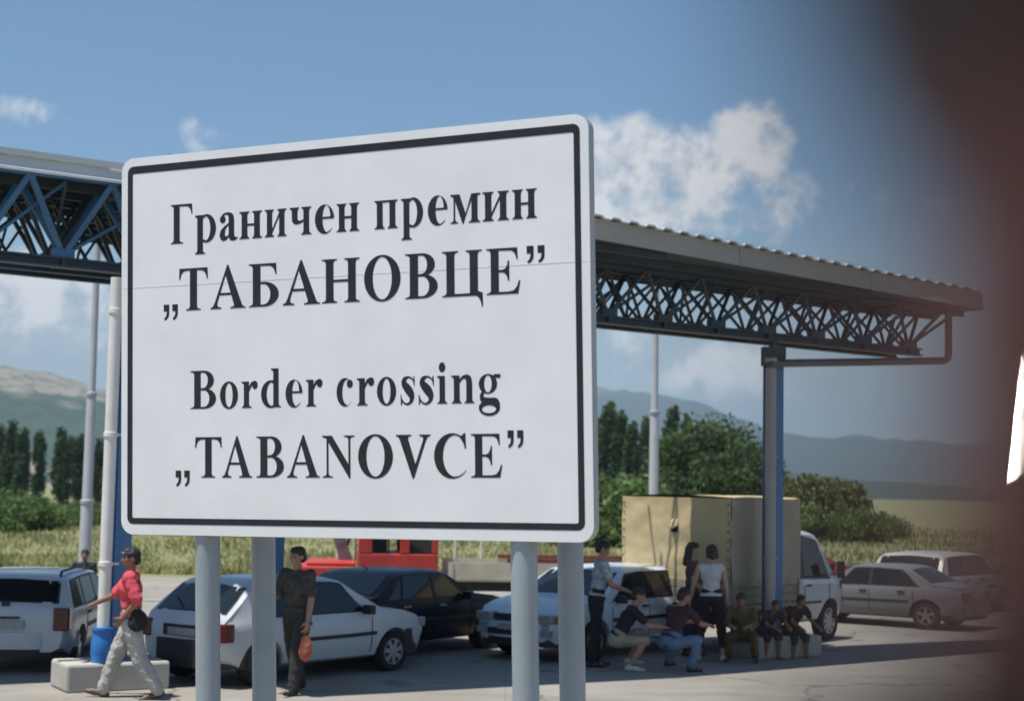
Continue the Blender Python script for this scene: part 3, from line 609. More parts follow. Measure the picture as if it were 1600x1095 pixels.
class Car:
    """x runs from the tail (0) to the nose (L); y to the car's own left"""
    def __init__(s, L, W, top, belt, plan, zs=0.22, tumble=0.30, wheels=(0.75, 3.3), wr=0.30, crown=0.02):
        s.L, s.W, s.top, s.belt, s.plan, s.zs, s.tum, s.wheels, s.wr, s.crown = L, W, top, belt, plan, zs, tumble, wheels, wr, crown
    def section(s, x):
        w = clerp(x, s.plan) * s.W / 2; zb = min(clerp(x, s.belt), clerp(x, s.top) - 0.004); zt = clerp(x, s.top); h = zt - zb; zs = s.zs + (0.10 if x < .12 or x > s.L - .12 else 0)
        wb = w * 0.965; wr = wb - s.tum * h
        return [(0, zs), (w * .80, zs), (w * .93, zs + .05), (w * .985, zs + .18), (w, zs + .32), (w, (zs + .32 + zb) / 2), (w * .992, zb - .05), (wb, zb),
                (wb - s.tum * h * .33, zb + h * .33), (wb - s.tum * h * .66, zb + h * .66), (wr + .015, zb + h * .90), (wr - .045, zb + h * .98), (wr * .72, zt + s.crown * .6), (wr * .36, zt + s.crown * .9), (0, zt + s.crown)]
    def side(s, x, f, sg, off=0.0):
        """point on the flank of the greenhouse: f = 0 at the belt, 1 at the roof edge"""
        w = clerp(x, s.plan) * s.W / 2 * .965; zb = min(clerp(x, s.belt), clerp(x, s.top) - 0.004); h = clerp(x, s.top) - zb
        return Vector((x, sg * (w - s.tum * h * f + off), zb + h * f))
    def lower(s, x, f, sg, off=0.0):
        """point on the flank below the belt: f = 0 at the sill, 1 at the belt"""
        sec = s.section(x)[2:8]; z0, z1 = sec[0][1], sec[-1][1]; z = z0 + (z1 - z0) * f
        for (a, za), (b, zb) in zip(sec, sec[1:]):
            if z <= zb + 1e-6: return Vector((x, sg * (a + (b - a) * (z - za) / max(zb - za, 1e-6) + off), z))
        return Vector((x, sg * (sec[-1][0] + off), z))
    def over(s, x, f, off=0.0):
        """point on the top skin, f = -1 .. 1 across"""
        sec = s.section(x); a = sec[11]; c = s.crown
        w = a[0]; z = a[1] + (sec[14][1] - a[1]) * (1 - abs(f) ** 1.6)
        return Vector((x, f * w, z + off))
    def xs(s):
        k = {0.0, s.L}
        for P in (s.top, s.belt, s.plan): k |= {p[0] for p in P}
        for c in s.wheels: k |= {c - s.wr - .06, c, c + s.wr + .06}
        k = sorted(x for x in k if 0 <= x <= s.L); out = [k[0]]
        for x in k[1:]:
            if x - out[-1] < 0.02: continue
            n = max(1, int((x - out[-1]) / 0.22)); a = out[-1]; out += [a + (x - a) * (j + 1) / n for j in range(n)]
        return out
    def body(s, m, parent, name='body'):
        xs = s.xs(); b = MB(); P = []
        for x in xs:
            h = s.section(x); P.append([(x, y, z) for y, z in h] + [(x, -y, z) for y, z in h[-2:0:-1]])
        n = len(P[0]); b.v = [p for r in P for p in r]
        b.f = [(i * n + j, i * n + (j + 1) % n, (i + 1) * n + (j + 1) % n, (i + 1) * n + j)[::-1] for i in range(len(xs) - 1) for j in range(n)]
        b.f += [tuple(range(n)), tuple((len(xs) - 1) * n + j for j in range(n))[::-1]]
        o = b.build(name, m, parent)
        bm = bmesh.new(); bm.from_mesh(o.data); bmesh.ops.recalc_face_normals(bm, faces=bm.faces); bm.to_mesh(o.data); bm.free()
        cut = MB()
        for c in s.wheels:
            for sg in (-1, 1):
                y0, y1 = (s.W / 2 - .26, s.W / 2 + .2) if sg > 0 else (-s.W / 2 - .2, -s.W / 2 + .26)
                cut.lathe((c, 0, s.wr), [(s.wr + .065, y0), (s.wr + .065, y1)], 'Y', 28)
        c_ = cut.build('wheel cutter', m_hub)
        cbm = bmesh.new(); cbm.from_mesh(c_.data); bmesh.ops.recalc_face_normals(cbm, faces=cbm.faces); cbm.to_mesh(c_.data); cbm.free()
        md = o.modifiers.new('arches', 'BOOLEAN'); md.object = c_; md.operation = 'DIFFERENCE'; md.solver = 'EXACT'
        bpy.context.view_layer.update(); bake(o, 38)
        bpy.data.objects.remove(c_, do_unlink=True); return o
    def wheel_set(s, parent, rim=None, inset=0.03, spokes=5):
        wr = s.wr
        for c in s.wheels:
            for sg in (-1, 1):
                y = sg * (s.W / 2 - inset); yi = y - sg * 0.19
                t = MB().lathe((c, 0, wr), [(wr * .62, yi), (wr * .95, yi), (wr, yi + sg * .03), (wr, y - sg * .03), (wr * .95, y), (wr * .68, y + sg * .004), (wr * .64, y - sg * .02)], 'Y', 30)
                wh = t.build('wheel', m_tyre, parent, smooth=40)
                r = MB().lathe((c, 0, wr), [(wr * .635, y - sg * .06), (wr * .655, y - sg * .004), (wr * .60, y - sg * .004), (wr * .56, y - sg * .045), (wr * .2, y - sg * .03), (wr * .16, y - sg * .008), (0.01, y - sg * .006)], 'Y', 30)
                for k in range(spokes):
                    a = 2 * math.pi * k / spokes + .3; d = Vector((math.cos(a), 0, math.sin(a))); o = Vector((c, y - sg * .022, wr))
                    r.bar(o + d * wr * .15, o + d * wr * .62, .065, .03, up=(0, 1, 0))
                r.build('rim', rim or m_rim, wh, smooth=40)
                MB().lathe((c, 0, wr), [(wr * .60, y - sg * .12), (wr * .60, y - sg * .11), (0.01, y - sg * .11)], 'Y', 20).build('brake_drum', m_hub, wh)
    def patch(s, pts, fn, nx=6, nz=4):
        """grid between four (x, f) corners: bottom rear, bottom front, top front, top rear"""
        a, b, c, d = [Vector((*p, 0)) for p in pts]; P = []
        for j in range(nz + 1):
            for i in range(nx + 1):
                u, v = i / nx, j / nz; q = (a * (1 - u) + b * u) * (1 - v) + (d * (1 - u) + c * u) * v; P.append(fn(q.x, q.y))
        return P, [(j * (nx + 1) + i, j * (nx + 1) + i + 1, (j + 1) * (nx + 1) + i + 1, (j + 1) * (nx + 1) + i) for j in range(nz) for i in range(nx)]
    def side_window(s, parent, pts, name='side_window', m=None, off=.006):
        for sg in (-1, 1):
            o = MB().add(*s.patch(pts, lambda x, f: s.side(x, f, sg, off))).build(name, m or m_glass, parent, smooth=60)
            cx = sum(p[0] for p in pts) / 4; cf = sum(p[1] for p in pts) / 4; q_ = [(cx + (x - cx) * (1 + .05 / abs(x - cx)) if abs(x - cx) > .01 else x, cf + (f - cf) * 1.14) for x, f in pts]
            MB().add(*s.patch(q_, lambda x, f: s.side(x, f, sg, off - .004))).build('window_seal', m_plastic, o, smooth=60)
    def flank(s, parent, name, m, pts, off=.008, sides=(-1, 1)):
        for sg in sides: MB().add(*s.patch(pts, lambda x, f: s.lower(x, f, sg, off), 8, 2)).build(name, m, parent, smooth=60)
    def top_patch(s, parent, name, m, x0, x1, f0, f1, off=.007):
        return MB().add(*s.patch([(x0, -f0), (x0, f0), (x1, f1), (x1, -f1)], lambda x, f: s.over(x, f, off), 10, 6)).build(name, m, parent, smooth=60)
    def top_glass(s, parent, name, x0, x1, f0=.88, f1=.93, m=None, off=.010):
        P = []; nx, nz = 10, 6
        for j in range(nz + 1):
            x = x0 + (x1 - x0) * j / nz; f = f0 + (f1 - f0) * j / nz
            for i in range(nx + 1): P.append(s.over(x, -f + 2 * f * i / nx, off))
        o = MB().add(P, [(j * (nx + 1) + i, j * (nx + 1) + i + 1, (j + 1) * (nx + 1) + i + 1, (j + 1) * (nx + 1) + i) for j in range(nz) for i in range(nx)]).build(name, m or m_glass, parent, smooth=60)
        if m is None:
            d_ = .03 if x1 > x0 else -.03; f2 = f0 + .05; P = []
            for j in range(nz + 1):
                x = (x0 - d_ * .4) + (x1 - x0 + d_ * .8) * j / nz; f = min(f0 + (f1 - f0) * j / nz + .045, .995)
                for i in range(nx + 1): P.append(s.over(x, -f + 2 * f * i / nx, off - .005))
            MB().add(P, [(j * (nx + 1) + i, j * (nx + 1) + i + 1, (j + 1) * (nx + 1) + i + 1, (j + 1) * (nx + 1) + i) for j in range(nz) for i in range(nx)]).build('window_seal', m_plastic, o, smooth=60)
        return o
    def seams(s, parent, xs_, m=None):
        b = MB()
        for sg in (-1, 1):
            for x in xs_:
                p = [s.lower(x, f, sg, .0035) for f in np.linspace(.08, 1, 7)]
                for q, r_ in zip(p, p[1:]): b.bar(q, r_, .011, .006, up=(0, 1, 0))
        b.build('door_seam', m or m_hub, parent)
    def mirrors(s, parent, x, m, f=.12):
        for sg in (-1, 1):
            p = s.side(x, f, sg)
            MB().box((p.x - .05, p.y + (0.03 if sg > 0 else -.19), p.z - .05), (p.x + .06, p.y + (.19 if sg > 0 else -.03), p.z + .08)).bar(p, p + Vector((0, sg * .08, .01)), .06, .04).build('wing_mirror', m, parent, bevel=.02)
    def handles(s, parent, xs_, m):
        for sg in (-1, 1):
            for x in xs_:
                p = s.lower(x, .86, sg, .012); MB().box((p.x - .08, p.y - .014, p.z - .018), (p.x + .08, p.y + .014, p.z + .018)).build('door_handle', m, parent, bevel=.006)
    def rear_box(s, parent, name, m, y0, y1, z0, z1, d=.02, x=None, bevel=.008):
        X = 0.0 if x is None else x
        return MB().box((X - d, y0, z0), (X + .05, y1, z1)).build(name, m, parent, bevel=bevel)
    def nose_box(s, parent, name, m, y0, y1, z0, z1, d=.02, x=None, bevel=.008):
        X = s.L if x is None else x
        return MB().box((X - .05, y0, z0), (X + d, y1, z1)).build(name, m, parent, bevel=bevel)
    def bumper(s, parent, m, z0, z1, front=True, rear=True, out=.05):
        for end in ([1] if front else []) + ([0] if rear else []):
            X = s.L if end else 0; d = 1 if end else -1
            pr = []
            for k in range(13):
                f = -1 + 2 * k / 12; y = f * (s.W / 2 + .012); x = X + d * out - d * (abs(f) ** 5) * (out + .42) - d * .05 * abs(f) ** 2; pr.append((x, y))
            b = MB(); n = len(pr); inn = [(x - d * .06, y * .94) for x, y in pr]
            b.v = [(x, y, z0) for x, y in pr] + [(x, y, z1) for x, y in pr] + [(x, y, z0) for x, y in inn] + [(x, y, z1) for x, y in inn]
            for k in range(n - 1): b.f += [(k, k + 1, n + k + 1, n + k), (2 * n + k + 1, 2 * n + k, 3 * n + k, 3 * n + k + 1), (n + k, n + k + 1, 3 * n + k + 1, 3 * n + k), (k + 1, k, 2 * n + k, 2 * n + k + 1)]
            b.f += [(0, n, 3 * n, 2 * n), (n - 1, 3 * n - 1, 4 * n - 1, 2 * n - 1)]
            b.build('bumper', m, parent, smooth=35)
def place(o, ref, heading, corner):
    """put the car so that its local point `corner` (x, y) stands on the ground point ref"""
    a = math.atan2(heading[1], heading[0]); c, s_ = math.cos(a), math.sin(a)
    o.rotation_euler = (0, 0, a); o.location = (ref[0] - (corner[0] * c - corner[1] * s_), ref[1] - (corner[0] * s_ + corner[1] * c), 0.004); return o
paint = lambda n, c, r=.32: mat(n, c, r, 0.0, vary=.05, scale=1.2, coat=.35)
p_white = paint('white car paint', (0.52, 0.55, 0.58)); p_dark = mat('black blue car paint', (0.006, 0.008, 0.016), .3, vary=.05, scale=1.2, spec=.25)
p_pale = paint('pale blue white car paint', (0.56, 0.61, 0.68)); p_silver = paint('silver car paint', (0.20, 0.21, 0.22)); p_cream = paint('cream car paint', (0.62, 0.60, 0.56)); p_carred = paint('red car paint', (0.36, 0.035, 0.045))

# ---- estate car: A (white, tail to us), D (pale, nose to us), G (cream, far)
def estate(label, pnt, roofrails, wiper=True):
    L, W = 4.35, 1.72
    c = Car(L, W, top=[(0, .86), (.05, .95), (.10, 1.0), (.34, 1.33), (.46, 1.385), (1.3, 1.41), (2.2, 1.40), (2.6, 1.36), (3.24, .955), (3.7, .90), (4.1, .80), (4.28, .68), (L, .56)],
            belt=[(0, .80), (.1, .90), (2.6, .885), (3.2, .90), (3.4, .89), (4.1, .79), (L, .55)],
            plan=[(0, .87), (.06, .93), (.3, .985), (1, 1), (3.3, 1), (3.9, .95), (4.2, .86), (L, .76)], wheels=(.82, 3.46), wr=.30, tumble=.28)
    t = thing('parked_car', label, 'car')
    c.body(pnt, t); c.wheel_set(t)
    c.side_window(t, [(.42, .10), (1.12, .10), (1.16, .84), (.60, .84)]); c.side_window(t, [(1.22, .10), (2.02, .10), (2.02, .85), (1.24, .84)]); c.side_window(t, [(2.10, .10), (3.0, .10), (2.52, .86), (2.10, .86)])
    c.top_glass(t, 'rear_window', .115, .335, .90, .93); c.top_glass(t, 'windscreen', 3.20, 2.64, .93, .92)
    c.flank(t, 'side_trim', m_plastic, [(1.2, .50), (3.05, .50), (3.05, .60), (1.2, .60)])
    c.seams(t, (1.18, 2.06, 3.06)); c.mirrors(t, 2.92, m_plastic); c.handles(t, (1.34, 2.2), m_plastic)
    c.bumper(t, pnt, .36, .60); c.bumper(t, m_plastic, .24, .37, out=.04)
    for sg in (-1, 1):
        MB().box((-.028, min(sg * .62, sg * .83), .63), (.16, max(sg * .62, sg * .83), .96)).build('tail_lamp', m_red, t, bevel=.02)
        MB().box((L - .20, min(sg * .40, sg * .70), .60), (L + .012, max(sg * .40, sg * .70), .74)).build('headlight', m_lamp, t, bevel=.02)
        MB().box((L - .26, min(sg * .705, sg * .775), .61), (L - .06, max(sg * .705, sg * .775), .73)).build('indicator', m_amber, t, bevel=.02)
        if roofrails:
            rr = MB().tube([(.5, sg * .60, 1.385), (.56, sg * .60, 1.455), (2.35, sg * .60, 1.465), (2.42, sg * .60, 1.40)], .018, 8)
            rr.build('roof_rail', m_plastic, t, smooth=50)
    c.nose_box(t, 'grille', m_plastic, -.36, .36, .61, .72, .012)
    c.nose_box(t, 'air_intake', m_plastic, -.45, .45, .40, .50, .056); c.nose_box(t, 'licence_plate', m_plate, -.25, .25, .48, .58, .062, bevel=.002)
    for sg in (-1, 1): c.nose_box(t, 'fog_lamp', m_lamp, min(sg * .5, sg * .68), max(sg * .5, sg * .68), .41, .50, .03)
    c.rear_box(t, 'licence_plate', m_plate, -.26, .26, .66, .77, .035, bevel=.002)
    c.rear_box(t, 'tailgate_handle', m_plastic, -.2, .2, .80, .83, .03)
    if wiper: MB().bar((.105, 0, 1.02), (.20, .30, 1.16), .02, .02).box((.05, -.05, .95), (.12, .05, 1.03)).build('rear_wiper', m_plastic, t)
    return t
# ---- hatchback B (white)
def hatchback(label, pnt):
    L, W = 3.75, 1.64
    c = Car(L, W, top=[(0, .78), (.04, .86), (.10, .93), (.50, 1.31), (.62, 1.365), (1.3, 1.385), (1.9, 1.37), (2.1, 1.33), (2.72, .945), (3.2, .88), (3.55, .78), (3.68, .68), (L, .55)],
            belt=[(0, .72), (.1, .86), (2.1, .865), (2.66, .885), (3.2, .87), (3.55, .77), (L, .54)],
            plan=[(0, .88), (.06, .94), (.3, .985), (1, 1), (2.8, 1), (3.4, .95), (3.62, .87), (L, .78)], wheels=(.62, 3.02), wr=.285, tumble=.28)
    t = thing('parked_car', label, 'car')
    c.body(pnt, t); c.wheel_set(t, spokes=7)
    c.side_window(t, [(.50, .10), (1.12, .10), (1.12, .85), (.76, .82)]); c.side_window(t, [(1.24, .10), (2.48, .10), (2.02, .86), (1.24, .86)])
    c.top_glass(t, 'rear_window', .125, .47, .92, .94); c.top_glass(t, 'windscreen', 2.68, 2.14, .93, .92)
    c.flank(t, 'side_trim', m_plastic, [(.98, .46), (2.64, .46), (2.64, .55), (.98, .55)])
    c.seams(t, (1.18, 2.55)); c.mirrors(t, 2.40, m_plastic); c.handles(t, (1.34,), m_plastic)
    c.bumper(t, m_plastic, .24, .60, out=.06)
    for sg in (-1, 1):
        MB().box((-.022, min(sg * .60, sg * .80), .60), (.14, max(sg * .60, sg * .80), .84)).build('tail_lamp', m_red, t, bevel=.02)
        MB().box((L - .20, min(sg * .42, sg * .70), .60), (L + .012, max(sg * .42, sg * .70), .74)).build('headlight', m_lamp, t, bevel=.02)
    c.nose_box(t, 'grille', m_plastic, -.40, .40, .60, .70, .01)
    c.rear_box(t, 'plate_recess', m_plastic, -.36, .36, .64, .79, .016); c.rear_box(t, 'licence_plate', m_plate, -.26, .26, .65, .75, .026, bevel=.002)
    MB().bar((.11, .1, .97), (.26, .42, 1.12), .02, .02).build('rear_wiper', m_plastic, t)
    return t
# ---- saloon C (black blue), F (silver), H (red)
def saloon(label, pnt, aerial=False, trim=True):
    L, W = 4.35, 1.70
    c = Car(L, W, top=[(0, .72), (.05, .86), (.12, .93), (.62, .965), (.74, .985), (1.22, 1.27), (1.40, 1.325), (1.9, 1.345), (2.4, 1.33), (2.55, 1.30), (3.12, .94), (3.6, .885), (4.05, .79), (4.25, .68), (L, .55)],
            belt=[(0, .70), (.12, .88), (.7, .895), (2.6, .87), (3.08, .885), (3.6, .875), (4.05, .78), (L, .54)],
            plan=[(0, .87), (.06, .92), (.3, .97), (1, 1), (3.3, 1), (3.9, .95), (4.2, .87), (L, .78)], wheels=(.85, 3.50), wr=.30, tumble=.34)
    t = thing('parked_car', label, 'car')
    c.body(pnt, t); c.wheel_set(t)
    c.side_window(t, [(.98, .12), (1.28, .10), (1.38, .80), (1.26, .72)]); c.side_window(t, [(1.32, .10), (2.06, .10), (2.06, .85), (1.44, .83)]); c.side_window(t, [(2.14, .10), (2.90, .10), (2.46, .86), (2.14, .86)])
    c.top_glass(t, 'rear_window', .76, 1.22, .92, .90); c.top_glass(t, 'windscreen', 3.08, 2.58, .93, .92)
    if trim: c.flank(t, 'side_trim', m_plastic, [(1.2, .48), (3.05, .48), (3.05, .56), (1.2, .56)])
    c.seams(t, (1.12, 2.10, 3.0)); c.mirrors(t, 2.80, m_plastic if pnt is not p_dark else p_dark); c.handles(t, (1.38, 2.24), m_chrome if pnt is p_dark else m_plastic)
    c.bumper(t, pnt, .34, .60); c.bumper(t, m_plastic, .24, .35, out=.04)
    for sg in (-1, 1):
        MB().box((-.02, min(sg * .42, sg * .78), .64), (.10, max(sg * .42, sg * .78), .82)).build('tail_lamp', m_red, t, bevel=.02)
        MB().box((L - .20, min(sg * .36, sg * .70), .60), (L + .012, max(sg * .36, sg * .70), .73)).build('headlight', m_lamp, t, bevel=.02)
    c.nose_box(t, 'grille', m_plastic, -.30, .30, .60, .71, .012); c.nose_box(t, 'licence_plate', m_plate, -.25, .25, .44, .54, .058, bevel=.002)
    c.rear_box(t, 'licence_plate', m_plate, -.25, .25, .66, .77, .03, bevel=.002)
    if aerial: MB().tube([(1.50, 0, 1.345), (1.36, 0, 1.42)], [.012, .005], 8).build('aerial', m_plastic, t)
    return t
A = place(estate('white estate car with roof rails, its tail beside the white rain pipe', p_white, True), (-5.60, 20.85), (-.09, 1.0), (0, -.86)); A.scale = (1, 1, .88)
B = place(hatchback('white hatchback with black bumper and side strip behind the man in dark clothes', p_white), (-3.37, 19.55), (.62, .785), (0, -.82)); B.scale = (1, 1, .93)
C_ = place(saloon('black saloon car with bluish rear window between two white cars', p_dark, True), (-1.05, 24.1), (.56, .83), (2.1, -.85)); C_.scale = (1, 1, .93)
D = place(estate('pale bluish estate car facing us behind the crouching people', p_pale, False, False), (.10, 23.55), (-.62, -.785), (4.35, 0)); D.scale = (1, 1, .93)
F = place(saloon('silver saloon car seen from its side beyond the white truck cab', p_silver), (7.75, 30.3), (-.80, .60), (.85, .80)); F.scale = (.90, .90, .86)
G_ = place(estate('cream estate car parked farthest off behind the silver saloon', p_cream, False), (8.95, 33.0), (.60, .80), (0, -.86)); G_.scale = (1, 1, .92)
H_ = place(saloon('red car of which only bonnet and windscreen show behind the silver saloon', p_carred), (8.55, 36.0), (.95, .30), (4.35, -.8))

# ---- small truck with canvas box
m_canvas = mat('tan truck canvas', (0.60, 0.485, 0.275), 0.9, vary=.10, scale=1.6, bump=.35, bscale=5, detail=9)
m_canvas_shade = mat('shaded tan truck canvas', (0.46, 0.42, 0.31), 0.9, vary=.10, scale=1.6, bump=.35, bscale=4, detail=9)  # the same canvas, greyed to put the shade of its side into the colour
m_wood = mat('weathered dropside boards', (0.40, 0.36, 0.28), 0.85, vary=.2, scale=3, bump=.2)
def canvas_truck():
    t = thing('canvas_truck', 'small white truck with tall tan canvas box behind the standing women', 'truck')
    L, W = 2.0, 1.70
    c = Car(L, W, top=[(0, 1.78), (.05, 1.84), (.5, 1.87), (.9, 1.85), (1.08, 1.80), (1.52, 1.10), (1.75, 1.02), (1.92, .92), (L, .75)], belt=[(0, 1.06), (1.45, 1.05), (1.75, 1.0), (L, .74)],
            plan=[(0, .98), (.1, 1), (1.5, 1), (1.85, .93), (L, .84)], zs=.34, tumble=.16, wheels=(1.36,), wr=.33)
    c.body(p_white, t, 'cab')
    c.side_window(t, [(.10, .08), (.36, .08), (.36, .86), (.10, .86)]); c.side_window(t, [(.46, .08), (1.36, .06), (1.04, .86), (.46, .86)])
    c.top_glass(t, 'windscreen', 1.50, 1.12, .92, .92); c.seams(t, (.41, 1.30)); c.handles(t, (.56,), m_plastic)
    c.flank(t, 'side_trim', m_plastic, [(.05, .40), (1.0, .40), (1.0, .46), (.05, .46)]); c.bumper(t, m_plastic, .36, .62, rear=False)
    for sg in (-1, 1):
        MB().box((L - .14, min(sg * .45, sg * .74), .70), (L + .012, max(sg * .45, sg * .74), .84)).build('headlight', m_lamp, t, bevel=.02)
        MB().bar((1.30, sg * .84, 1.12), (1.38, sg * 1.02, 1.16), .025).box((1.33, sg * 1.04 - .07, 1.06), (1.37, sg * 1.04 + .07, 1.36)).build('wing_mirror', m_plastic, t, bevel=.012)
    for x, wr in ((1.36, .33), (-1.35, .33)):
        k = Car(L, W, c.top, c.belt, c.plan, wheels=(x,), wr=wr); k.wheel_set(t, mat('pale steel wheel', (.5, .5, .48), .5, .2), spokes=9)
    MB().box((-2.35, -.42, .48), (.02, -.32, .62)).box((-2.35, .32, .48), (.02, .42, .62)).box((-1.8, -.4, .40), (-.9, .4, .56)).build('chassis', m_plastic, t)
    bx0, bx1, bw = -2.30, -.06, 1.0
    MB().box((bx0, -bw + .02, .66), (bx1, bw - .02, .74)).build('load_bed', m_wood, t)
    for sg in (-1, 1):
        d = MB()
        for k in range(3): d.box((bx0, sg * (bw - .012) - .018, .76 + k * .125), (bx1, sg * (bw - .012) + .018, .876 + k * .125))
        for x in (bx0 + .08, (bx0 + bx1) / 2, bx1 - .08): d.box((x - .025, sg * (bw + .014) - .008, .72), (x + .025, sg * (bw + .014) + .008, 1.13))
        d.build('dropside', m_wood, t)
    d = MB()
    for k in range(3): d.box((bx0 - .03, -bw, .76 + k * .125), (bx0 + .004, bw, .876 + k * .125))
    d.build('tailboard', m_wood, t)
    # canvas: slack sheets over a box frame, bulging a little between bows
    def sheet(fn, nu, nv):
        b = MB(); b.v = [fn(i / nu, j / nv) for j in range(nv + 1) for i in range(nu + 1)]
        b.f = [(j * (nu + 1) + i, j * (nu + 1) + i + 1, (j + 1) * (nu + 1) + i + 1, (j + 1) * (nu + 1) + i) for j in range(nv) for i in range(nu)]; return b
    z0, z1 = 1.10, 2.40
    fold = lambda u, v, s: .012 * math.sin(u * 19 + s) * (1 - v) + .02 * noise.noise(Vector((u * 5, v * 4, s))) + .012 * noise.noise(Vector((u * 14, v * 9, s + 4)))
    sheet(lambda u, v: (bx0 - .012 + .0 + fold(u, v, 1.3), -bw - .01 + 2 * (bw + .01) * u, z0 + (z1 - z0) * v + (0.02 * math.sin(u * 40) if v == 0 else 0)), 40, 26).build('rear_canvas', m_canvas, t, smooth=60)
    for sg in (-1, 1): sheet(lambda u, v: (bx0 + (bx1 - bx0) * u, sg * (bw + .012) + fold(u, v, 7 + sg) - sg * .0, z0 - .06 + (z1 - z0 + .06) * v + (0.02 * math.sin(u * 40) if v == 0 else 0)), 44, 26).build('side_canvas', m_canvas_shade, t, smooth=60)
    sheet(lambda u, v: (bx0 - .01 + (bx1 - bx0 + .01) * u, -bw - .012 + 2 * (bw + .012) * v, z1 - .004 + .03 * math.sin(math.pi * v) + .018 * math.cos(u * 6.28 * 2)), 36, 20).build('roof_canvas', m_canvas, t, smooth=60)
    sheet(lambda u, v: (bx1 + .004, -bw + 2 * bw * u, z0 - .3 + (z1 - z0 + .3) * v), 8, 8).build('front_canvas', m_canvas_shade, t)
    r = MB()
    for y in (-bw, bw):
        for z in np.linspace(z0 + .08, z1 - .1, 9): r.box((bx0 - .03, y - .03 * (1 if y > 0 else -1) - .012, z - .012), (bx0 - .018, y - .03 * (1 if y > 0 else -1) + .012, z + .012))
    r.build('eyelet', m_plastic, t)
    fl = MB(); fl.v = [(bx0 - .035, .07, 2.06), (bx0 - .035, -.06, 2.07), (bx0 - .06, -.07, 1.97), (bx0 - .10, .01, 1.90), (bx0 - .06, .08, 1.97), (bx0 - .085, .01, 1.99)]
    fl.f = [(0, 1, 5), (1, 2, 5), (2, 3, 5), (3, 4, 5), (4, 0, 5)]
    fl.build('torn_flap', m_canvas, t)
    MB().ell((bx0 - .03, .005, 1.90), (.02, .07, .055)).build('torn_hole', m_hub, t)
    return t
E_ = place(canvas_truck(), (5.56, 27.78), (.62, .785), (1.36, -.83))

# ---- red flatbed truck far behind, crane arm ahead of its cab
m_fire = mat('faded red truck paint', (0.50, 0.045, 0.035), 0.5, vary=.14, scale=2)
m_bed = mat('pale flatbed boards', (0.58, 0.53, 0.43), 0.85, vary=.14, scale=1.6, bump=.2)
def flatbed():
    t = thing('flatbed_truck', 'red cab flatbed truck with pale bed and grey crane arm beyond the black saloon', 'truck')
    # local x: bed runs to +x, cab at the low end
    b = MB().box((0, -.95, .78), (1.55, .95, 1.18))
    for x0, x1 in ((0, .27), (.80, 1.00), (1.42, 1.55)): b.box((x0, -.95, 1.18), (x1, -.90, 2.15)).box((x0, .90, 1.18), (x1, .95, 2.15))
    b.box((-.03, -.96, 2.15), (1.58, .96, 2.30)).box((0, -.9, 1.18), (.06, .9, 1.35)).box((1.50, -.9, 1.18), (1.55, .9, 1.5))
    b.build('cab', m_fire, t, bevel=.03)
    for y in (-.925, .925):
        MB().box((.275, y - .008, 1.182), (.55, y + .008, 2.148)).build('side_window', m_glass, t)
        MB().box((.56, y - .02, 1.18), (.60, y + .02, 2.14)).build('window_post', m_plastic, t)
        MB().box((1.005, y - .008, 1.182), (1.415, y + .008, 2.148)).build('side_window', m_glass, t)
    MB().box((.01, -.88, 1.36), (.03, .88, 2.14)).build('windscreen', m_glass, t)
    MB().box((-1.15, -.88, .62), (-.035, .88, .92)).box((-1.0, -.8, .921), (-.04, .8, 1.0)).build('bonnet', m_fire, t, bevel=.05)
    MB().box((-.02, -.9, .50), (.10, .9, .77)).box((.1, -.5, .45), (5.6, .5, .66)).build('chassis', m_plastic, t)
    d = MB()
    for sg in (-1, 1):
        for k in range(2): d.box((1.75, sg * .99 - .02, .70 + k * .17), (5.7, sg * .99 + .02, .862 + k * .17))
        for x in (1.78, 3.0, 4.2, 5.6): d.box((x, sg * 1.02 - .012, .66), (x + .06, sg * 1.02 + .012, 1.04))
    d.box((1.72, -.97, .662), (5.7, .97, .698)).build('bed_side', m_bed, t)
    for sg in (-1, 1): MB().box((2.9, sg * .97 - .03, 1.042), (5.72, sg * .97 + .03, 1.12)).build('top_rail', mat('rust red rail', (0.20, 0.05, 0.035), .7, vary=.2), t)
    a = MB().bar((-.15, .2, .75), (-.42, .2, 1.55), .20, .24).bar((-.42, .2, 1.50), (-.05, .2, 1.72), .16, .2).bar((-.3, .2, 1.0), (-.12, .2, 1.62), .06, .06)
    a.bar((-.05, -.3, 1.60), (-.05, -.3, 1.02), .04).bar((-.4, .2, 1.78), (.1, -.4, 1.78), .06)
    a.build('crane_arm', mat('grey crane steel', (0.20, 0.20, 0.21), .6, vary=.25, scale=6), t)
    k = Car(5.7, 1.9, [(0, 1), (5.7, 1)], [(0, 1), (5.7, 1)], [(0, 1), (5.7, 1)], wheels=(.75, 4.6), wr=.36); k.wheel_set(t)
    t.location = (-3.0, 32.2, .004); t.rotation_euler = (0, 0, R(6)); return t
flatbed()

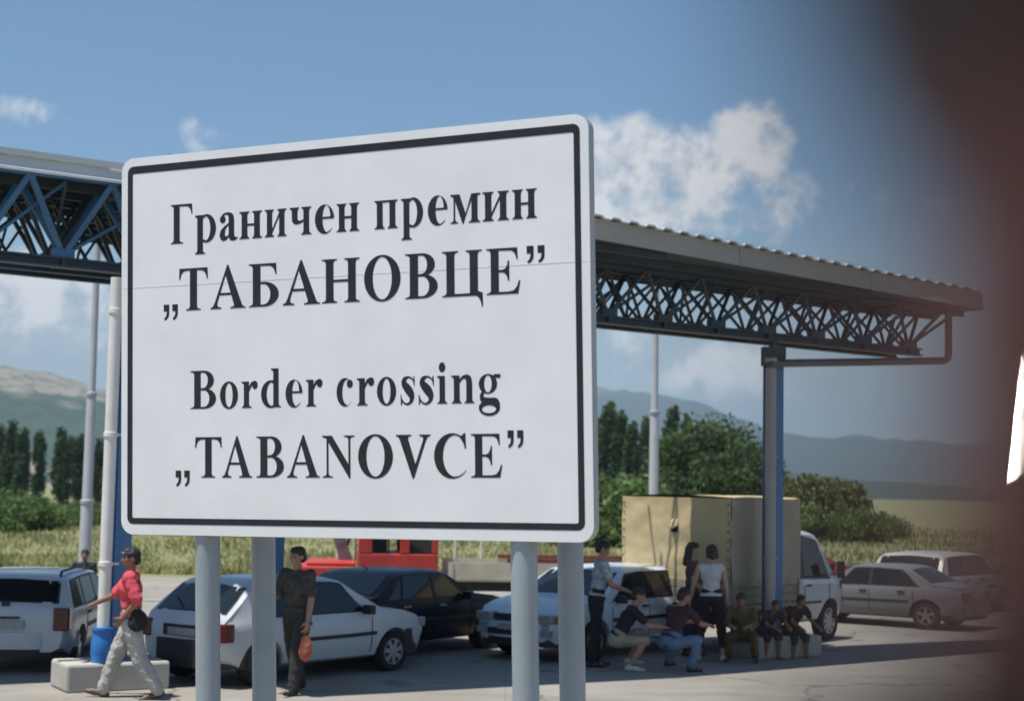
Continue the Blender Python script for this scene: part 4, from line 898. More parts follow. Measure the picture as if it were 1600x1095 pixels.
# ------------------------------------------------------------------ masts, posts, trees, grass
m_mast = mat('galvanised mast', (0.46, 0.47, 0.48), 0.45, 0.2, vary=.06, scale=3)
def mast(x, y, h, label, r0_=.13):
    t = thing('lighting_mast', label, 'lighting mast', (x, y, 0))
    z1, z2 = h * .27, h * .56
    MB().tube([(0, 0, 0), (0, 0, z1), (0, 0, z1 + .06), (0, 0, z2), (0, 0, z2 + .06), (0, 0, h)], [r0_, r0_ * .94, r0_ * .80, r0_ * .74, r0_ * .60, r0_ * .50], 18).build('pole', m_mast, t, smooth=40)
    MB().lathe((0, 0, z1), [(r0_ * .95, -.04), (r0_ * 1.06, -.03), (r0_ * 1.06, .03), (r0_ * .8, .05)]).lathe((0, 0, z2), [(r0_ * .75, -.04), (r0_ * .86, -.03), (r0_ * .86, .03), (r0_ * .6, .05)]).build('collar', m_mast, t, smooth=40)
    MB().box((-.3, -.3, 0), (.3, .3, .05)).build('base_plate', m_mast, t, bevel=.01)
    for sg in (-1, 1): MB().bar((0, 0, h - .06), (sg * .35, 0, h - .02), .05).box((sg * .5 - .18, -.1, h - .06), (sg * .5 + .18, .1, h + .02)).build('lamp_head', m_mast, t, bevel=.02)
    return t
mast(-8.66, 33.0, 7.6, 'slim grey stepped lighting mast standing beyond the white estate car')
mast(3.55, 39.5, 7.9, 'slim pale lighting mast rising behind the tan canvas box', .15)
mk = MB()
for k, (x, y) in enumerate(((-.75, 44.5), (-1.55, 47.0), (-5.3, 50.0))):
    o = MB().tube([(0, 0, 0), (0, 0, 1.25)], [.035, .03], 10).lathe((0, 0, 1.25), [(.03, 0), (.045, .01), (.03, .05), (.005, .06)]).build('marker_post', m_white, None, smooth=40)
    o.location = (x, y, 0); tag(o, 'thin white marker post at the meadow edge behind the cars', 'post', 'white marker posts at the meadow edge')

def leaf_mat(name, a, b, tr=.35): return mat(name, a, 0.75, col2=b, scale=.55, trans=tr, island=.35, spec=.25)
lf_pop = leaf_mat('poplar leaves', (0.085, 0.135, 0.060), (0.05, 0.085, 0.040)); lf_bush = leaf_mat('meadow shrub leaves', (0.15, 0.22, 0.07), (0.08, 0.14, 0.045))
lf_tree = leaf_mat('broadleaf leaves', (0.095, 0.15, 0.055), (0.05, 0.085, 0.034)); lf_yel = leaf_mat('yellow green leaves', (0.18, 0.21, 0.07), (0.09, 0.12, 0.045))
m_bark = mat('grey brown bark', (0.11, 0.085, 0.06), .95, vary=.25, scale=4, bump=.6)
RG = np.random.default_rng(11)
def leaf_quads(C, size, flat=.0):
    n = len(C); d = RG.normal(size=(n, 3)); d /= np.linalg.norm(d, axis=1)[:, None] + 1e-9
    e = RG.normal(size=(n, 3)); e -= d * (e * d).sum(1)[:, None]; e /= np.linalg.norm(e, axis=1)[:, None] + 1e-9
    s = (size * RG.uniform(.4, 1.75, n))[:, None]; u = d * s; v = e * s * .62
    return np.stack([C - u, C - v * .9 + u * .1, C + u, C + v * .9 + u * .1], 1).reshape(-1, 3)
def tree_mesh(kind, h, w, n, size, lf):
    """thing with trunk and crown at the origin"""
    pts = []
    tk = MB()
    if kind == 'poplar':
        tk.tube([(0, 0, 0), (.03, 0, h * .3), (0, .03, h * .65), (0, 0, h * .97)], [h * .022, h * .018, h * .010, h * .002], 8)
        for _ in range(46):
            z = h * (.06 + .9 * RG.random() ** .9); a = RG.uniform(0, 6.283)
            prof = min(1, (z / h) / .16) ** .7 * (1 - ((z / h - .3) / .72 if z / h > .3 else 0) ** 2.2) ** .6 if z / h < .99 else .05
            rr = w * .5 * max(prof, .08) * RG.uniform(.25, .95); c = np.array([rr * math.cos(a), rr * math.sin(a), z]); ln = h * .10
            tk.tube([(0, 0, max(z - ln, .1)), tuple(c)], [.03, .008], 5)
            m = n // 46; q = np.clip(RG.normal(size=(m, 3)), -2, 2) * [w * .10, w * .10, h * .055]; pts.append(c + q)
    else:
        bz = h * (.22 if kind == 'tree' else .04)
        tk.tube([(0, 0, 0), (.05 * w * .3, 0, bz), (0, .04 * w, h * .55), (.0, 0, h * .8)], [h * .035, h * .028, h * .016, h * .004], 8)
        nl = 60 if kind == 'tree' else 42
        for k in range(nl):
            u = RG.normal(size=3); u /= np.linalg.norm(u); rad = RG.random() ** .4
            c = np.array([u[0] * w * .5 * rad, u[1] * w * .5 * rad, bz + (h - bz) * (.5 + .48 * u[2] * rad)])
            if kind == 'bush': c[2] = abs(c[2] - h * .2) + h * .05
            tk.tube([(0, 0, max(bz * .6, min(c[2] * .5, h * .6))), tuple(c * [.55, .55, .85]), tuple(c)], [.03 * w / 3, .02 * w / 3, .006], 5)
            m = n // nl; s = RG.uniform(.07, .14) * w; pts.append(c + np.clip(RG.normal(size=(m, 3)), -1.9, 1.9) * [s, s, s * .72])
    P = np.concatenate(pts); P = P[P[:, 2] > .02]
    return tk, leaf_quads(P, size)
def make_tree(name, label, cat, kind, h, w, n, size, lf, group=None):
    t = thing(name, label, cat, group=group); tk, Q = tree_mesh(kind, h, w, n, size, lf)
    tk.build('trunk', m_bark, t, smooth=60); quads('crown', Q, lf, t); return t
def row(protos, places, group, label=None):
    for i, (x, y, s, rz) in enumerate(places):
        o = protos[i % len(protos)]; o = o if i < len(protos) else copy_tree(o)
        o.location = (x, y, -.05); o.scale = (s * RG.uniform(.92, 1.08), s * RG.uniform(.92, 1.08), s); o.rotation_euler = (0, 0, rz); o['group'] = group
dx = lambda px, Y: (px - 800) / PX * Y
def polars(px, Y, top, roll_): return None
# poplars beyond the meadow: (photo column, distance, height)
pop = [make_tree('poplar_tree', 'dark columnar poplar in the row below the rocky hill', 'tree', 'poplar', 7.6, 1.7, 7600, .115, lf_pop) for _ in range(3)]
pl = []
for px, Y, h in ((-30, 158, 7.0), (2, 160, 7.2), (18, 155, 7.3), (36, 150, 6.6), (63, 158, 6.7), (97, 152, 6.7), (110, 161, 6.2), (126, 156, 6.4), (156, 160, 6.0), (176, 150, 6.3)):
    pl.append((dx(px, Y) * .995, Y, h / 7.2, RG.uniform(0, 6)))
row(pop, pl, 'poplars below the rocky hill')
pop2 = [make_tree('poplar_tree', 'dark columnar poplar beside the sign edge near the broad tree', 'tree', 'poplar', 8.2, 1.7, 8000, .125, lf_pop) for _ in range(2)]
pl = [(dx(px, Y), Y, h / 8.2, RG.uniform(0, 6)) for px, Y, h in ((934, 150, 8.6), (952, 140, 9.6), (970, 146, 9.3), (990, 144, 8.2), (1014, 150, 9.0), (1052, 142, 9.5), (1078, 150, 9.2))]
row(pop2, pl, 'poplars between sign and broad tree')
for px, Y, h, w, n, lf, label in (
        (1118, 96, 6.3, 6.4, 17000, lf_tree, 'broad dense green tree right behind the tan canvas box'), (1165, 92, 5.0, 4.4, 8000, lf_tree, 'lower rounded tree against the blue canopy post'),
        (1062, 104, 6.0, 3.8, 7000, lf_tree, 'narrow leafy tree beside the pale mast'), (1272, 88, 3.3, 3.0, 7000, lf_yel, 'yellow green tree above the white truck cab'),
        (1322, 96, 3.2, 2.6, 5500, lf_yel, 'thin yellow green tree beyond the silver saloon')):
    t_ = make_tree('broadleaf_tree', label, 'tree', 'tree', h, w, int(n * 1.6), .125, lf); t_.location = (dx(px, Y), Y, -.05)
bush = [make_tree('bush', 'leafy green bush on the meadow behind the cars', 'bush', 'bush', 2.0, 3.2, 8500, .075, lf_bush, 'bushes on the meadow') for _ in range(3)]
bl_ = []
for px, Y, s in ((-40, 78, 1.2), (8, 74, .95), (40, 78, 1.0), (75, 80, .85), (150, 86, .8), (240, 92, 1.0), (330, 96, 1.0), (450, 90, .9), (520, 95, 1.1), (590, 92, 1.1), (700, 88, 1.15), (735, 84, 1.2), (775, 86, 1.2), (815, 88, 1.3), (860, 84, 1.2), (905, 80, 1.4), (940, 72, 1.75), (965, 76, 1.6), (1010, 84, 1.4), (1250, 84, 1.15), (1345, 84, .95), (1385, 92, .8)):
    bl_.append((dx(px, Y), Y, s, RG.uniform(0, 6)))
row(bush, bl_, 'bushes on the meadow')
# dry grass of the meadow
n = 42000; Y = 43.5 + 75 * RG.random(n) ** 1.6; X = (RG.random(n) * 2 - 1) * (Y * .36 + 3); hh = RG.uniform(.10, .32, n) * (1 + .5 * (RG.random(n) > .9)); a = RG.uniform(0, 6.283, n); wd = RG.uniform(.03, .07, n)
pn = np.array([noise.noise(Vector((x * .22, y * .13, 3.1))) + .5 * noise.noise(Vector((x * .9, y * .5, 8.2))) for x, y in zip(X, Y)]); hh *= np.clip(.75 + 1.1 * pn, .25, 2.2)
keep = ~((Y < 48) & (X > 12)) & (RG.random(n) < np.clip(.8 + 1.2 * pn, .12, 1)); X, Y, hh, a, wd = [q[keep] for q in (X, Y, hh, a, wd)]; n = len(X)
V = np.zeros((n, 3, 3)); V[:, 0] = np.stack([X - np.cos(a) * wd, Y - np.sin(a) * wd, np.zeros(n)], 1); V[:, 1] = np.stack([X + np.cos(a) * wd, Y + np.sin(a) * wd, np.zeros(n)], 1)
V[:, 2] = np.stack([X + RG.normal(size=n) * .12, Y + RG.normal(size=n) * .12, hh], 1)
tag(quads('meadow_grass', V.reshape(-1, 3), mat('dry grass blades', (0.38, 0.35, 0.16), .9, col2=(0.21, 0.235, 0.10), scale=.12, island=.3, trans=.4), k=3), kind='stuff')
# far village below the hill
m_hw = mat('far house plaster', (0.62, 0.60, 0.56), .9); m_hr = mat('far house tiles', (0.34, 0.27, 0.22), .9)
proto = None
for k, (px, Y, s) in enumerate(((22, 420, 1.0), (34, 400, .8), (46, 430, 1.1), (106, 440, .9), (118, 410, .8))):
    if proto is None:
        proto = thing('far_house', 'tiny pale house far off between the trees', 'house', group='far village houses')
        MB().box((-4, -3.5, -1), (4, 3.5, 5)).build('wall', m_hw, proto)
        rf_ = MB(); rf_.v = [(-4.5, -4, 5), (4.5, -4, 5), (4.5, 4, 5), (-4.5, 4, 5), (-4.5, 0, 7.2), (4.5, 0, 7.2)]; rf_.f = [(0, 1, 5, 4), (2, 3, 4, 5), (0, 4, 3), (1, 2, 5), (0, 3, 2, 1)]
        rf_.build('roof', m_hr, proto); o = proto
    else: o = copy_tree(proto)
    o.location = (dx(px, Y), Y, 0); o.scale = (s, s, s); o.rotation_euler = (0, 0, k * .7)

# ------------------------------------------------------------------ people
tx_cloth = bpy.data.textures.new('cloth folds', 'CLOUDS'); tx_cloth.noise_scale = 0.085; tx_cloth.noise_depth = 2
tx_hair = bpy.data.textures.new('hair locks', 'CLOUDS'); tx_hair.noise_scale = 0.035; tx_hair.noise_depth = 2
def skin_over(mb, name, m, parent, voxel, smooth=3, tex=None, strength=.0):
    """one closed surface round all the shapes in mb"""
    o = mb.build(name, m, parent)
    r = o.modifiers.new('remesh', 'REMESH'); r.mode = 'VOXEL'; r.voxel_size = voxel
    s = o.modifiers.new('smooth', 'SMOOTH'); s.iterations = smooth; s.factor = .5
    if tex:
        d = o.modifiers.new('folds', 'DISPLACE'); d.texture = tex; d.strength = strength; d.mid_level = .5; d.texture_coords = 'LOCAL'
    bpy.context.view_layer.update(); bake(o)
    o.data.polygons.foreach_set('use_smooth', [True] * len(o.data.polygons))
    if not o.data.materials: o.data.materials.append(m)
    return o
def fwd(a, side=0.0, ab=0.0):
    a, ab = R(a), R(ab); return Vector((side * math.sin(ab), math.sin(a) * math.cos(ab), -math.cos(a) * math.cos(ab)))
def person(label, loc, rz, H=1.72, female=False, lean=0, head=(0, 0), headlean=None, legs=((0, 2, 0), (0, 2, 0)), arms=((5, 8, 10, 0), (5, 8, 10, 0)), seat=None, foot=(0, 0),
           skin=None, shirt=None, sleeve=.55, trousers=None, tleg=1.0, hair=None, hairlen=0.0, shoes=None, voxel=.0088, group=None, eyes=False, curl=35, extra=None, loose=0.0):
    """legs/arms: (left, right); leg = (thigh forward, spread, knee bend), arm = (upper arm forward, spread, elbow bend, forearm inward)"""
    h = H; X = Vector((1, 0, 0)); l = R(lean); T = Vector((0, math.sin(l), math.cos(l))); F = Vector((0, math.cos(l), -math.sin(l)))
    P = Vector((0, 0, 0)); sw = (.100 if female else .112) * h; RX = Matrix.Rotation(-l, 3, 'X')
    N = P + T * .300 * h; hl = R(lean * .5 if headlean is None else headlean); ND = Vector((0, math.sin(hl), math.cos(hl)))
    HC = N + ND * .108 * h; HM = Matrix.Rotation(R(head[1]), 3, 'Z') @ Matrix.Rotation(-R(head[0]) , 3, 'X')
    J = {}
    for i, sd in ((0, -1), (1, 1)):
        a, ab, fl = legs[i]; hip = P + X * sd * .052 * h - T * .012 * h; d1 = fwd(a, sd, ab); kn = hip + d1 * .245 * h; d2 = fwd(a - fl, sd, ab * .4); an = kn + d2 * .240 * h
        fd = fwd(90 + foot[i], sd, 8); J['leg', i] = (hip, kn, an, fd)
        a, ab, fl, inw = arms[i]; sh = P + T * .282 * h + X * sd * sw; d1 = fwd(a, sd, ab); elb = sh + d1 * .168 * h; d2 = (fwd(a + fl, sd, ab * .6) - X * sd * math.sin(R(inw))).normalized(); wr = elb + d2 * .150 * h
        J['arm', i] = (sh, elb, wr, d2)
    low = min(min(J['leg', i][2].z - .042 * h, (J['leg', i][2] + J['leg', i][3] * .11 * h).z - .022 * h) for i in (0, 1))
    dz = (seat + .075 * h) if seat is not None else -low
    root = thing('person', label, 'person', loc, rz, group)
    b = MB(); e = b.ell; c = b.capsule
    # torso and neck
    hipw = (.092 if female else .086) * h
    e(P + T * .01 * h, (hipw, .062 * h, .068 * h), RX); e(P + T * .11 * h, (.070 * h if female else .078 * h, .052 * h, .10 * h), RX); e(P + T * .205 * h + F * .004 * h, (.084 * h if female else .094 * h, .060 * h, .095 * h), RX)
    if female:
        for sd in (-1, 1): e(P + T * .205 * h + X * sd * .042 * h + F * .045 * h, (.036 * h,) * 3)
    c(P + T * .270 * h - X * sw * .75, P + T * .270 * h + X * sw * .75, .036 * h, .036 * h)
    c(P + T * .27 * h, N + ND * .045 * h, .036 * h, .031 * h)
    # head
    q = lambda x, y, z: HC + HM @ (Vector((x, y, z)) * h)
    e(q(0, -.006, .012), (.0435 * h, .054 * h, .050 * h), HM); e(q(0, .016, -.026), (.034 * h, .036 * h, .040 * h), HM); e(q(0, .030, -.052), (.018 * h, .015 * h, .012 * h), HM)
    c(q(0, .047, .004), q(0, .060, -.020), .006 * h, .0085 * h, 8); e(q(0, .046, .016), (.030 * h, .009 * h, .006 * h), HM); e(q(0, .047, -.037), (.014 * h, .008 * h, .006 * h), HM)
    for sd in (-1, 1): e(q(sd * .044, -.006, -.006), (.006 * h, .013 * h, .018 * h), HM); e(q(sd * .026, .036, -.014), (.012 * h, .012 * h, .012 * h), HM)
    for i, sd in ((0, -1), (1, 1)):
        hip, kn, an, fd = J['leg', i]
        c(hip, kn, .050 * h, .033 * h); m_ = kn.lerp(an, .32); c(kn, m_ + Vector((0, -.006 * h, 0)), .031 * h, .032 * h); c(m_, an, .031 * h, .021 * h)
        c(an - Vector((0, 0, .018 * h)) - fd * .018 * h, an - Vector((0, 0, .020 * h)) + fd * .085 * h, .021 * h, .017 * h); c(an - Vector((0, 0, .026 * h)) + fd * .07 * h, an - Vector((0, 0, .028 * h)) + fd * .112 * h, .016 * h, .012 * h)
        sh, el_, wr, d2 = J['arm', i]
        c(sh, el_, .030 * h, .023 * h); m_ = el_.lerp(wr, .3); c(el_, m_, .023 * h, .0235 * h); c(m_, wr, .023 * h, .0155 * h)
        # hand: palm, four fingers of their own lengths, thumb from the side of the palm
        sdv = d2.cross(Vector((0, 0, 1))); sdv = sdv.normalized() if sdv.length > .1 else Vector((0, 1, 0))
        if abs(d2.z) > .7: sdv = Vector((0, 1, 0)) - d2 * d2.y; sdv.normalize()
        nv = sdv.cross(d2).normalized()
        if nv.dot(-X * sd) < 0 and abs(d2.z) > .7: nv = -nv
        elif abs(d2.z) <= .7 and nv.z > 0: nv = -nv
        PM = Matrix((sdv, nv, d2)).transposed(); pc = wr + d2 * .030 * h
        e(pc, (.0235 * h, .0115 * h, .034 * h), PM)
        for k, ln in enumerate((.040, .046, .043, .033)):
            s0 = wr + d2 * .056 * h + sdv * (k - 1.5) * .0125 * h * -1; a1, a2, a3 = R(curl * .45), R(curl * 1.1), R(curl * 1.6)
            p1 = s0 + (d2 * math.cos(a1) + nv * math.sin(a1)) * ln * .42 * h; p2 = p1 + (d2 * math.cos(a2) + nv * math.sin(a2)) * ln * .33 * h; p3 = p2 + (d2 * math.cos(a3) + nv * math.sin(a3)) * ln * .27 * h
            r = .0054 * h; c(s0, p1, r * 1.05, r, 8, 2); c(p1, p2, r, r * .92, 8, 2); c(p2, p3, r * .92, r * .8, 8, 2)
        t0 = wr + d2 * .018 * h + sdv * .020 * h; t1 = t0 + (d2 * .8 + sdv * .75 + nv * .3).normalized() * .026 * h; t2 = t1 + (d2 * 1.0 + sdv * .1 + nv * .4).normalized() * .022 * h
        c(t0, t1, .0078 * h, .0062 * h, 8, 2); c(t1, t2, .0062 * h, .0052 * h, 8, 2)
    Z = Matrix.Translation((0, 0, dz))
    if extra: extra(b, dz)
    b.xf(Z); body = skin_over(b, 'body', skin, root, voxel, 2)
    # clothes
    if shirt:
        s = MB(); g = .011 + loose
        for cen, r in ((P + T * .035 * h, (hipw + g, .062 * h + g, .05 * h)), (P + T * .11 * h, ((.074 if female else .082) * h + g, .055 * h + g, .10 * h)), (P + T * .205 * h + F * .004 * h, ((.086 if female else .097) * h + g, .062 * h + g, .093 * h))): s.ell(cen, r, RX)
        if female:
            for sd in (-1, 1): s.ell(P + T * .205 * h + X * sd * .042 * h + F * .045 * h, (.036 * h + g,) * 3)
        s.capsule(P + T * .268 * h - X * sw * .78, P + T * .268 * h + X * sw * .78, .036 * h + g, .036 * h + g); s.capsule(P + T * .262 * h, N - ND * .008 * h, .042 * h + g, .038 * h)
        if sleeve > 0:
            for i in (0, 1):
                sh, el_, wr, d2 = J['arm', i]
                if sleeve <= 1: s.capsule(sh, sh.lerp(el_, sleeve), .031 * h + g, .029 * h + g)
                else: s.capsule(sh, el_, .031 * h + g, .026 * h + g); s.capsule(el_, el_.lerp(wr, sleeve - 1), .026 * h + g, .021 * h + g)
        s.xf(Z); skin_over(s, 'shirt', shirt, root, .0115, 3, tx_cloth, .034)
    if trousers:
        s = MB(); g = .013 + loose
        s.ell(P + T * .008 * h, (hipw + g, .064 * h + g, .066 * h), RX); s.capsule(P + T * .06 * h - X * .03 * h, P + T * .06 * h + X * .03 * h, .055 * h + g * .4, .055 * h + g * .4)
        for i in (0, 1):
            hip, kn, an, fd = J['leg', i]; s.capsule(hip, kn, .051 * h + g, .036 * h + g)
            if tleg > .5: s.capsule(kn, kn.lerp(an, (tleg - .5) * 2 * .94), .036 * h + g, .029 * h + g)
        s.xf(Z); skin_over(s, 'trousers', trousers, root, .0115, 3, tx_cloth, .030)
    if shoes:
        for i in (0, 1):
            hip, kn, an, fd = J['leg', i]; s = MB(); zz = Vector((0, 0, 1))
            s.capsule(an - zz * .019 * h - fd * .020 * h, an - zz * .020 * h + fd * .07 * h, .0245 * h, .0205 * h); s.capsule(an - zz * .026 * h + fd * .05 * h, an - zz * .027 * h + fd * .112 * h, .020 * h, .016 * h); s.capsule(an, an - zz * .02 * h, .024 * h, .025 * h)
            s.xf(Z); skin_over(s, 'shoe', shoes, root, .010, 2)
    if hair:
        s = MB(); s.ell(q(0, -.010, .020), (.0475 * h, .0565 * h, .050 * h), HM); s.ell(q(0, .012, .040), (.042 * h, .040 * h, .028 * h), HM); s.ell(q(0, -.036, -.012), (.040 * h, .028 * h, .040 * h), HM)
        for sd in (-1, 1): s.ell(q(sd * .040, -.006, .020), (.010 * h, .022 * h, .028 * h), HM)
        if hairlen:
            s.capsule(q(0, -.038, 0), q(0, -.048, -.03 - hairlen), .036 * h, .030 * h)
            for sd in (-1, 1): s.capsule(q(sd * .036, -.014, .01), q(sd * .040, -.022, -.03 - hairlen), .020 * h, .017 * h)
        s.xf(Z); skin_over(s, 'hair', hair, root, .0095, 2, tx_hair, .022)
    if eyes:
        for sd in (-1, 1): MB().ell(Vector(q(sd * .0185, .0425, .003)) + Vector((0, 0, dz)), (.0072 * h,) * 3, n=10, m=6).build('eye', mat('eye', (.05, .04, .035), .15), root, smooth=180)
    root['_dz'] = dz
    at_ = lambda v: Matrix.Translation(loc) @ Matrix.Rotation(rz, 4, 'Z') @ (Vector(v) + Vector((0, 0, dz)))
    return root, {'hands': [at_(J['arm', i][2] + J['arm', i][3] * .065 * h) for i in (0, 1)], 'head': at_(HC), 'hip': at_(P), 'q': lambda x, y, z: at_(q(x, y, z))}

sk_tan = mat('tanned skin', (0.36, 0.19, 0.125), .55, vary=.06, scale=9); sk_fair = mat('fair skin', (0.48, 0.29, 0.21), .55, vary=.06, scale=9); sk_dark = mat('dark tanned skin', (0.27, 0.135, 0.085), .55, vary=.06, scale=9)
h_black = mat('black hair', (0.016, 0.013, 0.012), .5, vary=.3, scale=30, bump=.5, bscale=90); h_brown = mat('brown hair', (0.060, 0.034, 0.020), .5, vary=.3, scale=30, bump=.5, bscale=90)
def cloth(n, c, c2=None, scale=6, **k): return mat(n, c, .9, col2=c2, scale=scale, bump=.3, bscale=35, **k)
k_red = cloth('coral red shirt cloth', (0.66, 0.085, 0.105), (0.50, 0.06, 0.085)); k_grey = cloth('light grey trouser cloth', (0.44, 0.43, 0.40), (0.33, 0.32, 0.30)); k_camo = cloth('mottled dark shirt cloth', (0.075, 0.068, 0.058), (0.022, 0.022, 0.022), 14)
k_dark = cloth('charcoal trouser cloth', (0.035, 0.034, 0.032), (0.020, 0.020, 0.020)); k_check = cloth('pale patterned shirt cloth', (0.50, 0.53, 0.55), (0.16, 0.21, 0.26), 26); k_black = cloth('black cloth', (0.014, 0.014, 0.018), (0.010, 0.010, 0.012))
k_maroon = cloth('dark maroon cloth', (0.060, 0.024, 0.028), (0.035, 0.016, 0.022)); k_jean = cloth('blue jeans cloth', (0.12, 0.20, 0.32), (0.08, 0.13, 0.22), 8); k_white = cloth('white vest cloth', (0.62, 0.60, 0.60), (0.52, 0.50, 0.51)); k_rust = cloth('reddish brown cloth', (0.16, 0.085, 0.075), (0.10, 0.05, 0.05))
k_olive = cloth('olive brown mottled cloth', (0.15, 0.115, 0.045), (0.055, 0.045, 0.025), 9); k_beige = cloth('beige shorts cloth', (0.34, 0.29, 0.22), (0.26, 0.22, 0.17)); k_navy = cloth('navy cloth', (0.028, 0.032, 0.05), (0.018, 0.02, 0.03))
sh_white = mat('pale shoe', (0.55, 0.54, 0.52), .6); sh_dark = mat('dark shoe leather', (0.035, 0.03, 0.028), .5); sh_brown = mat('brown shoe leather', (0.10, 0.075, 0.055), .5)
D90 = math.pi / 2
def head_to(dx_, dy_): return math.atan2(dy_, dx_) - D90
G0 = .004
p1, j1 = person('man in coral red shirt and pale grey trousers striding with one arm held out', (-4.34, 18.72, G0), head_to(-1, -.12), 1.76, lean=3, head=(4, 12), legs=((-16, 2, 16), (24, 2, 6)), foot=(-14, 12),
       arms=((-22, 14, 62, 30), (40, 14, 26, 0)), skin=sk_dark, shirt=k_red, sleeve=.9, loose=.016, trousers=k_grey, hair=h_black, shoes=sh_brown, eyes=True)
p2, j2 = person('dark haired man in mottled dark shirt walking towards us with a rust coloured bag', (-2.52, 19.42, G0), head_to(-.55, -.83), 1.74, lean=2, head=(6, -10), legs=((14, 3, 6), (-10, 3, 14)), foot=(6, -8),
       arms=((6, 12, 14, 0), (8, 16, 70, 10)), skin=sk_tan, shirt=k_camo, sleeve=.7, loose=.012, trousers=k_dark, hair=h_black, shoes=sh_dark, eyes=True, curl=60)
p3, j3 = person('man in pale patterned shirt and black trousers half behind the sign post', (1.27, 23.0, G0), head_to(.9, .15), 1.76, lean=8, head=(20, 0), legs=((4, 2, 4), (-4, 2, 4)), arms=((22, 8, 50, 30), (18, 8, 52, 30)), skin=sk_tan, shirt=k_check, sleeve=.6, trousers=k_black, hair=h_black, shoes=sh_dark)
p4, j4 = person('crouching man in black shirt and beige shorts with pale shoes', (1.52, 22.62, G0), head_to(1, .05), 1.70, lean=30, head=(10, 0), headlean=22, legs=((104, 10, 128), (92, 10, 124)), arms=((50, 6, 30, 25), (44, 6, 40, 25)), skin=sk_tan, shirt=k_black, sleeve=.7, trousers=k_beige, tleg=.5, hair=h_black, shoes=sh_white)
p5, j5 = person('crouching man in dark maroon shirt and blue jeans seen from behind', (2.26, 22.52, G0), head_to(.75, .66), 1.70, lean=26, head=(14, -12), headlean=26, legs=((104, 14, 126), (96, 14, 124)), arms=((52, 8, 34, 25), (48, 8, 36, 25)), skin=sk_tan, shirt=k_maroon, sleeve=.65, trousers=k_jean, tleg=1.0, hair=h_black, shoes=sh_dark)
p6, j6 = person('woman with long brown hair and reddish brown top facing the woman in white', (2.82, 24.75, G0), head_to(1, -.25), 1.70, female=True, lean=2, head=(8, 0), legs=((2, 2, 2), (-2, 2, 4)), arms=((20, 6, 60, 25), (10, 6, 40, 20)), skin=sk_fair, shirt=k_rust, sleeve=.5, trousers=k_navy, hair=h_brown, hairlen=.10, shoes=sh_dark)
p7, j7 = person('woman in white sleeveless top and black capri trousers seen from behind', (3.03, 24.0, G0), head_to(.1, 1), 1.70, female=True, lean=1, head=(8, 14), legs=((0, 9, 2), (0, 9, 2)), arms=((6, 18, 14, 0), (-2, 10, 12, 0)), skin=sk_fair, shirt=k_white, sleeve=.0, trousers=k_black, tleg=.80, hair=h_brown, hairlen=.015, shoes=sh_white)
p8, j8 = person('crouching figure in olive brown clothes between the white top woman and grey pipe', (3.52, 24.15, G0), head_to(-.2, -1), 1.55, lean=28, head=(18, 0), headlean=30, legs=((100, 14, 128), (96, 14, 126)), arms=((46, 8, 40, 30), (46, 8, 40, 30)), skin=sk_dark, shirt=k_olive, sleeve=1.5, trousers=k_olive, hair=h_brown, shoes=sh_dark)
p9, j9 = person('child in navy shirt sitting hunched on the shaded concrete block', (3.93, 24.66, G0), head_to(.35, -.93), 1.25, lean=42, head=(10, -10), headlean=40, legs=((72, 6, 78), (68, 6, 80)), arms=((40, 6, 40, 20), (38, 6, 40, 20)), seat=.335, skin=sk_dark, shirt=k_navy, sleeve=.6, trousers=k_navy, tleg=.5, hair=h_brown, shoes=sh_dark)
p10, j10 = person('child in black shirt sitting at the end of the shaded concrete block', (4.36, 24.92, G0), head_to(.45, -.9), 1.30, lean=34, head=(14, 0), headlean=34, legs=((70, 6, 70), (66, 6, 74)), arms=((34, 8, 36, 10), (30, 8, 40, 10)), seat=.335, skin=sk_dark, shirt=k_black, sleeve=.6, trousers=k_dark, tleg=.6, hair=h_black, shoes=sh_dark)
p11, j11 = person('dark haired child whose head shows over the roof of the white estate', (-6.98, 26.6, G0), head_to(.2, -1), 1.34, skin=sk_dark, shirt=k_navy, trousers=k_dark, hair=h_black, shoes=sh_dark)
# things carried
def bag(label, c, r, m, strap_to, kind='bag', n=1):
    t = thing('shoulder_bag' if kind == 'bag' else 'carrier_bag', label, 'bag', c)
    b = MB().ell((0, 0, 0), r).ell((0, 0, -r[2] * .35), (r[0] * 1.08, r[1] * 1.05, r[2] * .75)); skin_over(b, 'bag_body', m, t, .012, 3, tx_cloth, .03)
    s = MB(); c = Vector(c)
    for dy in (-.02, .02) if kind != 'bag' else (0,):
        s.tube([Vector((dy, dy, r[2] * .8)), Vector(strap_to) - c + Vector((dy * .3, 0, 0))], .007, 8)
    s.build('strap', m, t, smooth=60); return t
bag('black shoulder bag at the hip of the man in red', j1['hip'] + Vector((.12, -.19, .02)), (.11, .07, .12), k_black, j1['q'](0, -.06, -.13) + Vector((0, -.10, -.02)))
bag('rust coloured carrier bag hanging from the hand of the walking man', j2['hands'][0] + Vector((0, 0, -.20)), (.075, .06, .15), cloth('rust bag cloth', (0.42, 0.15, 0.075), (0.28, 0.075, 0.05), 12), j2['hands'][0], 'carrier')
gl = MB(); q1 = j1['q']
for sd in (-1, 1): gl.ell(q1(sd * .020, .050, .034), (.022, .022, .016), n=10, m=6)
gl.tube([q1(-.047, 0, .03), q1(-.040, .045, .036), q1(0, .060, .036), q1(.040, .045, .036), q1(.047, 0, .03)], .005, 6)
tag(gl.build('sunglasses', mat('mirrored lens', (0.35, 0.36, 0.4), .12, .6), None, smooth=60), 'sunglasses pushed up on the forehead of the man in red', 'sunglasses')

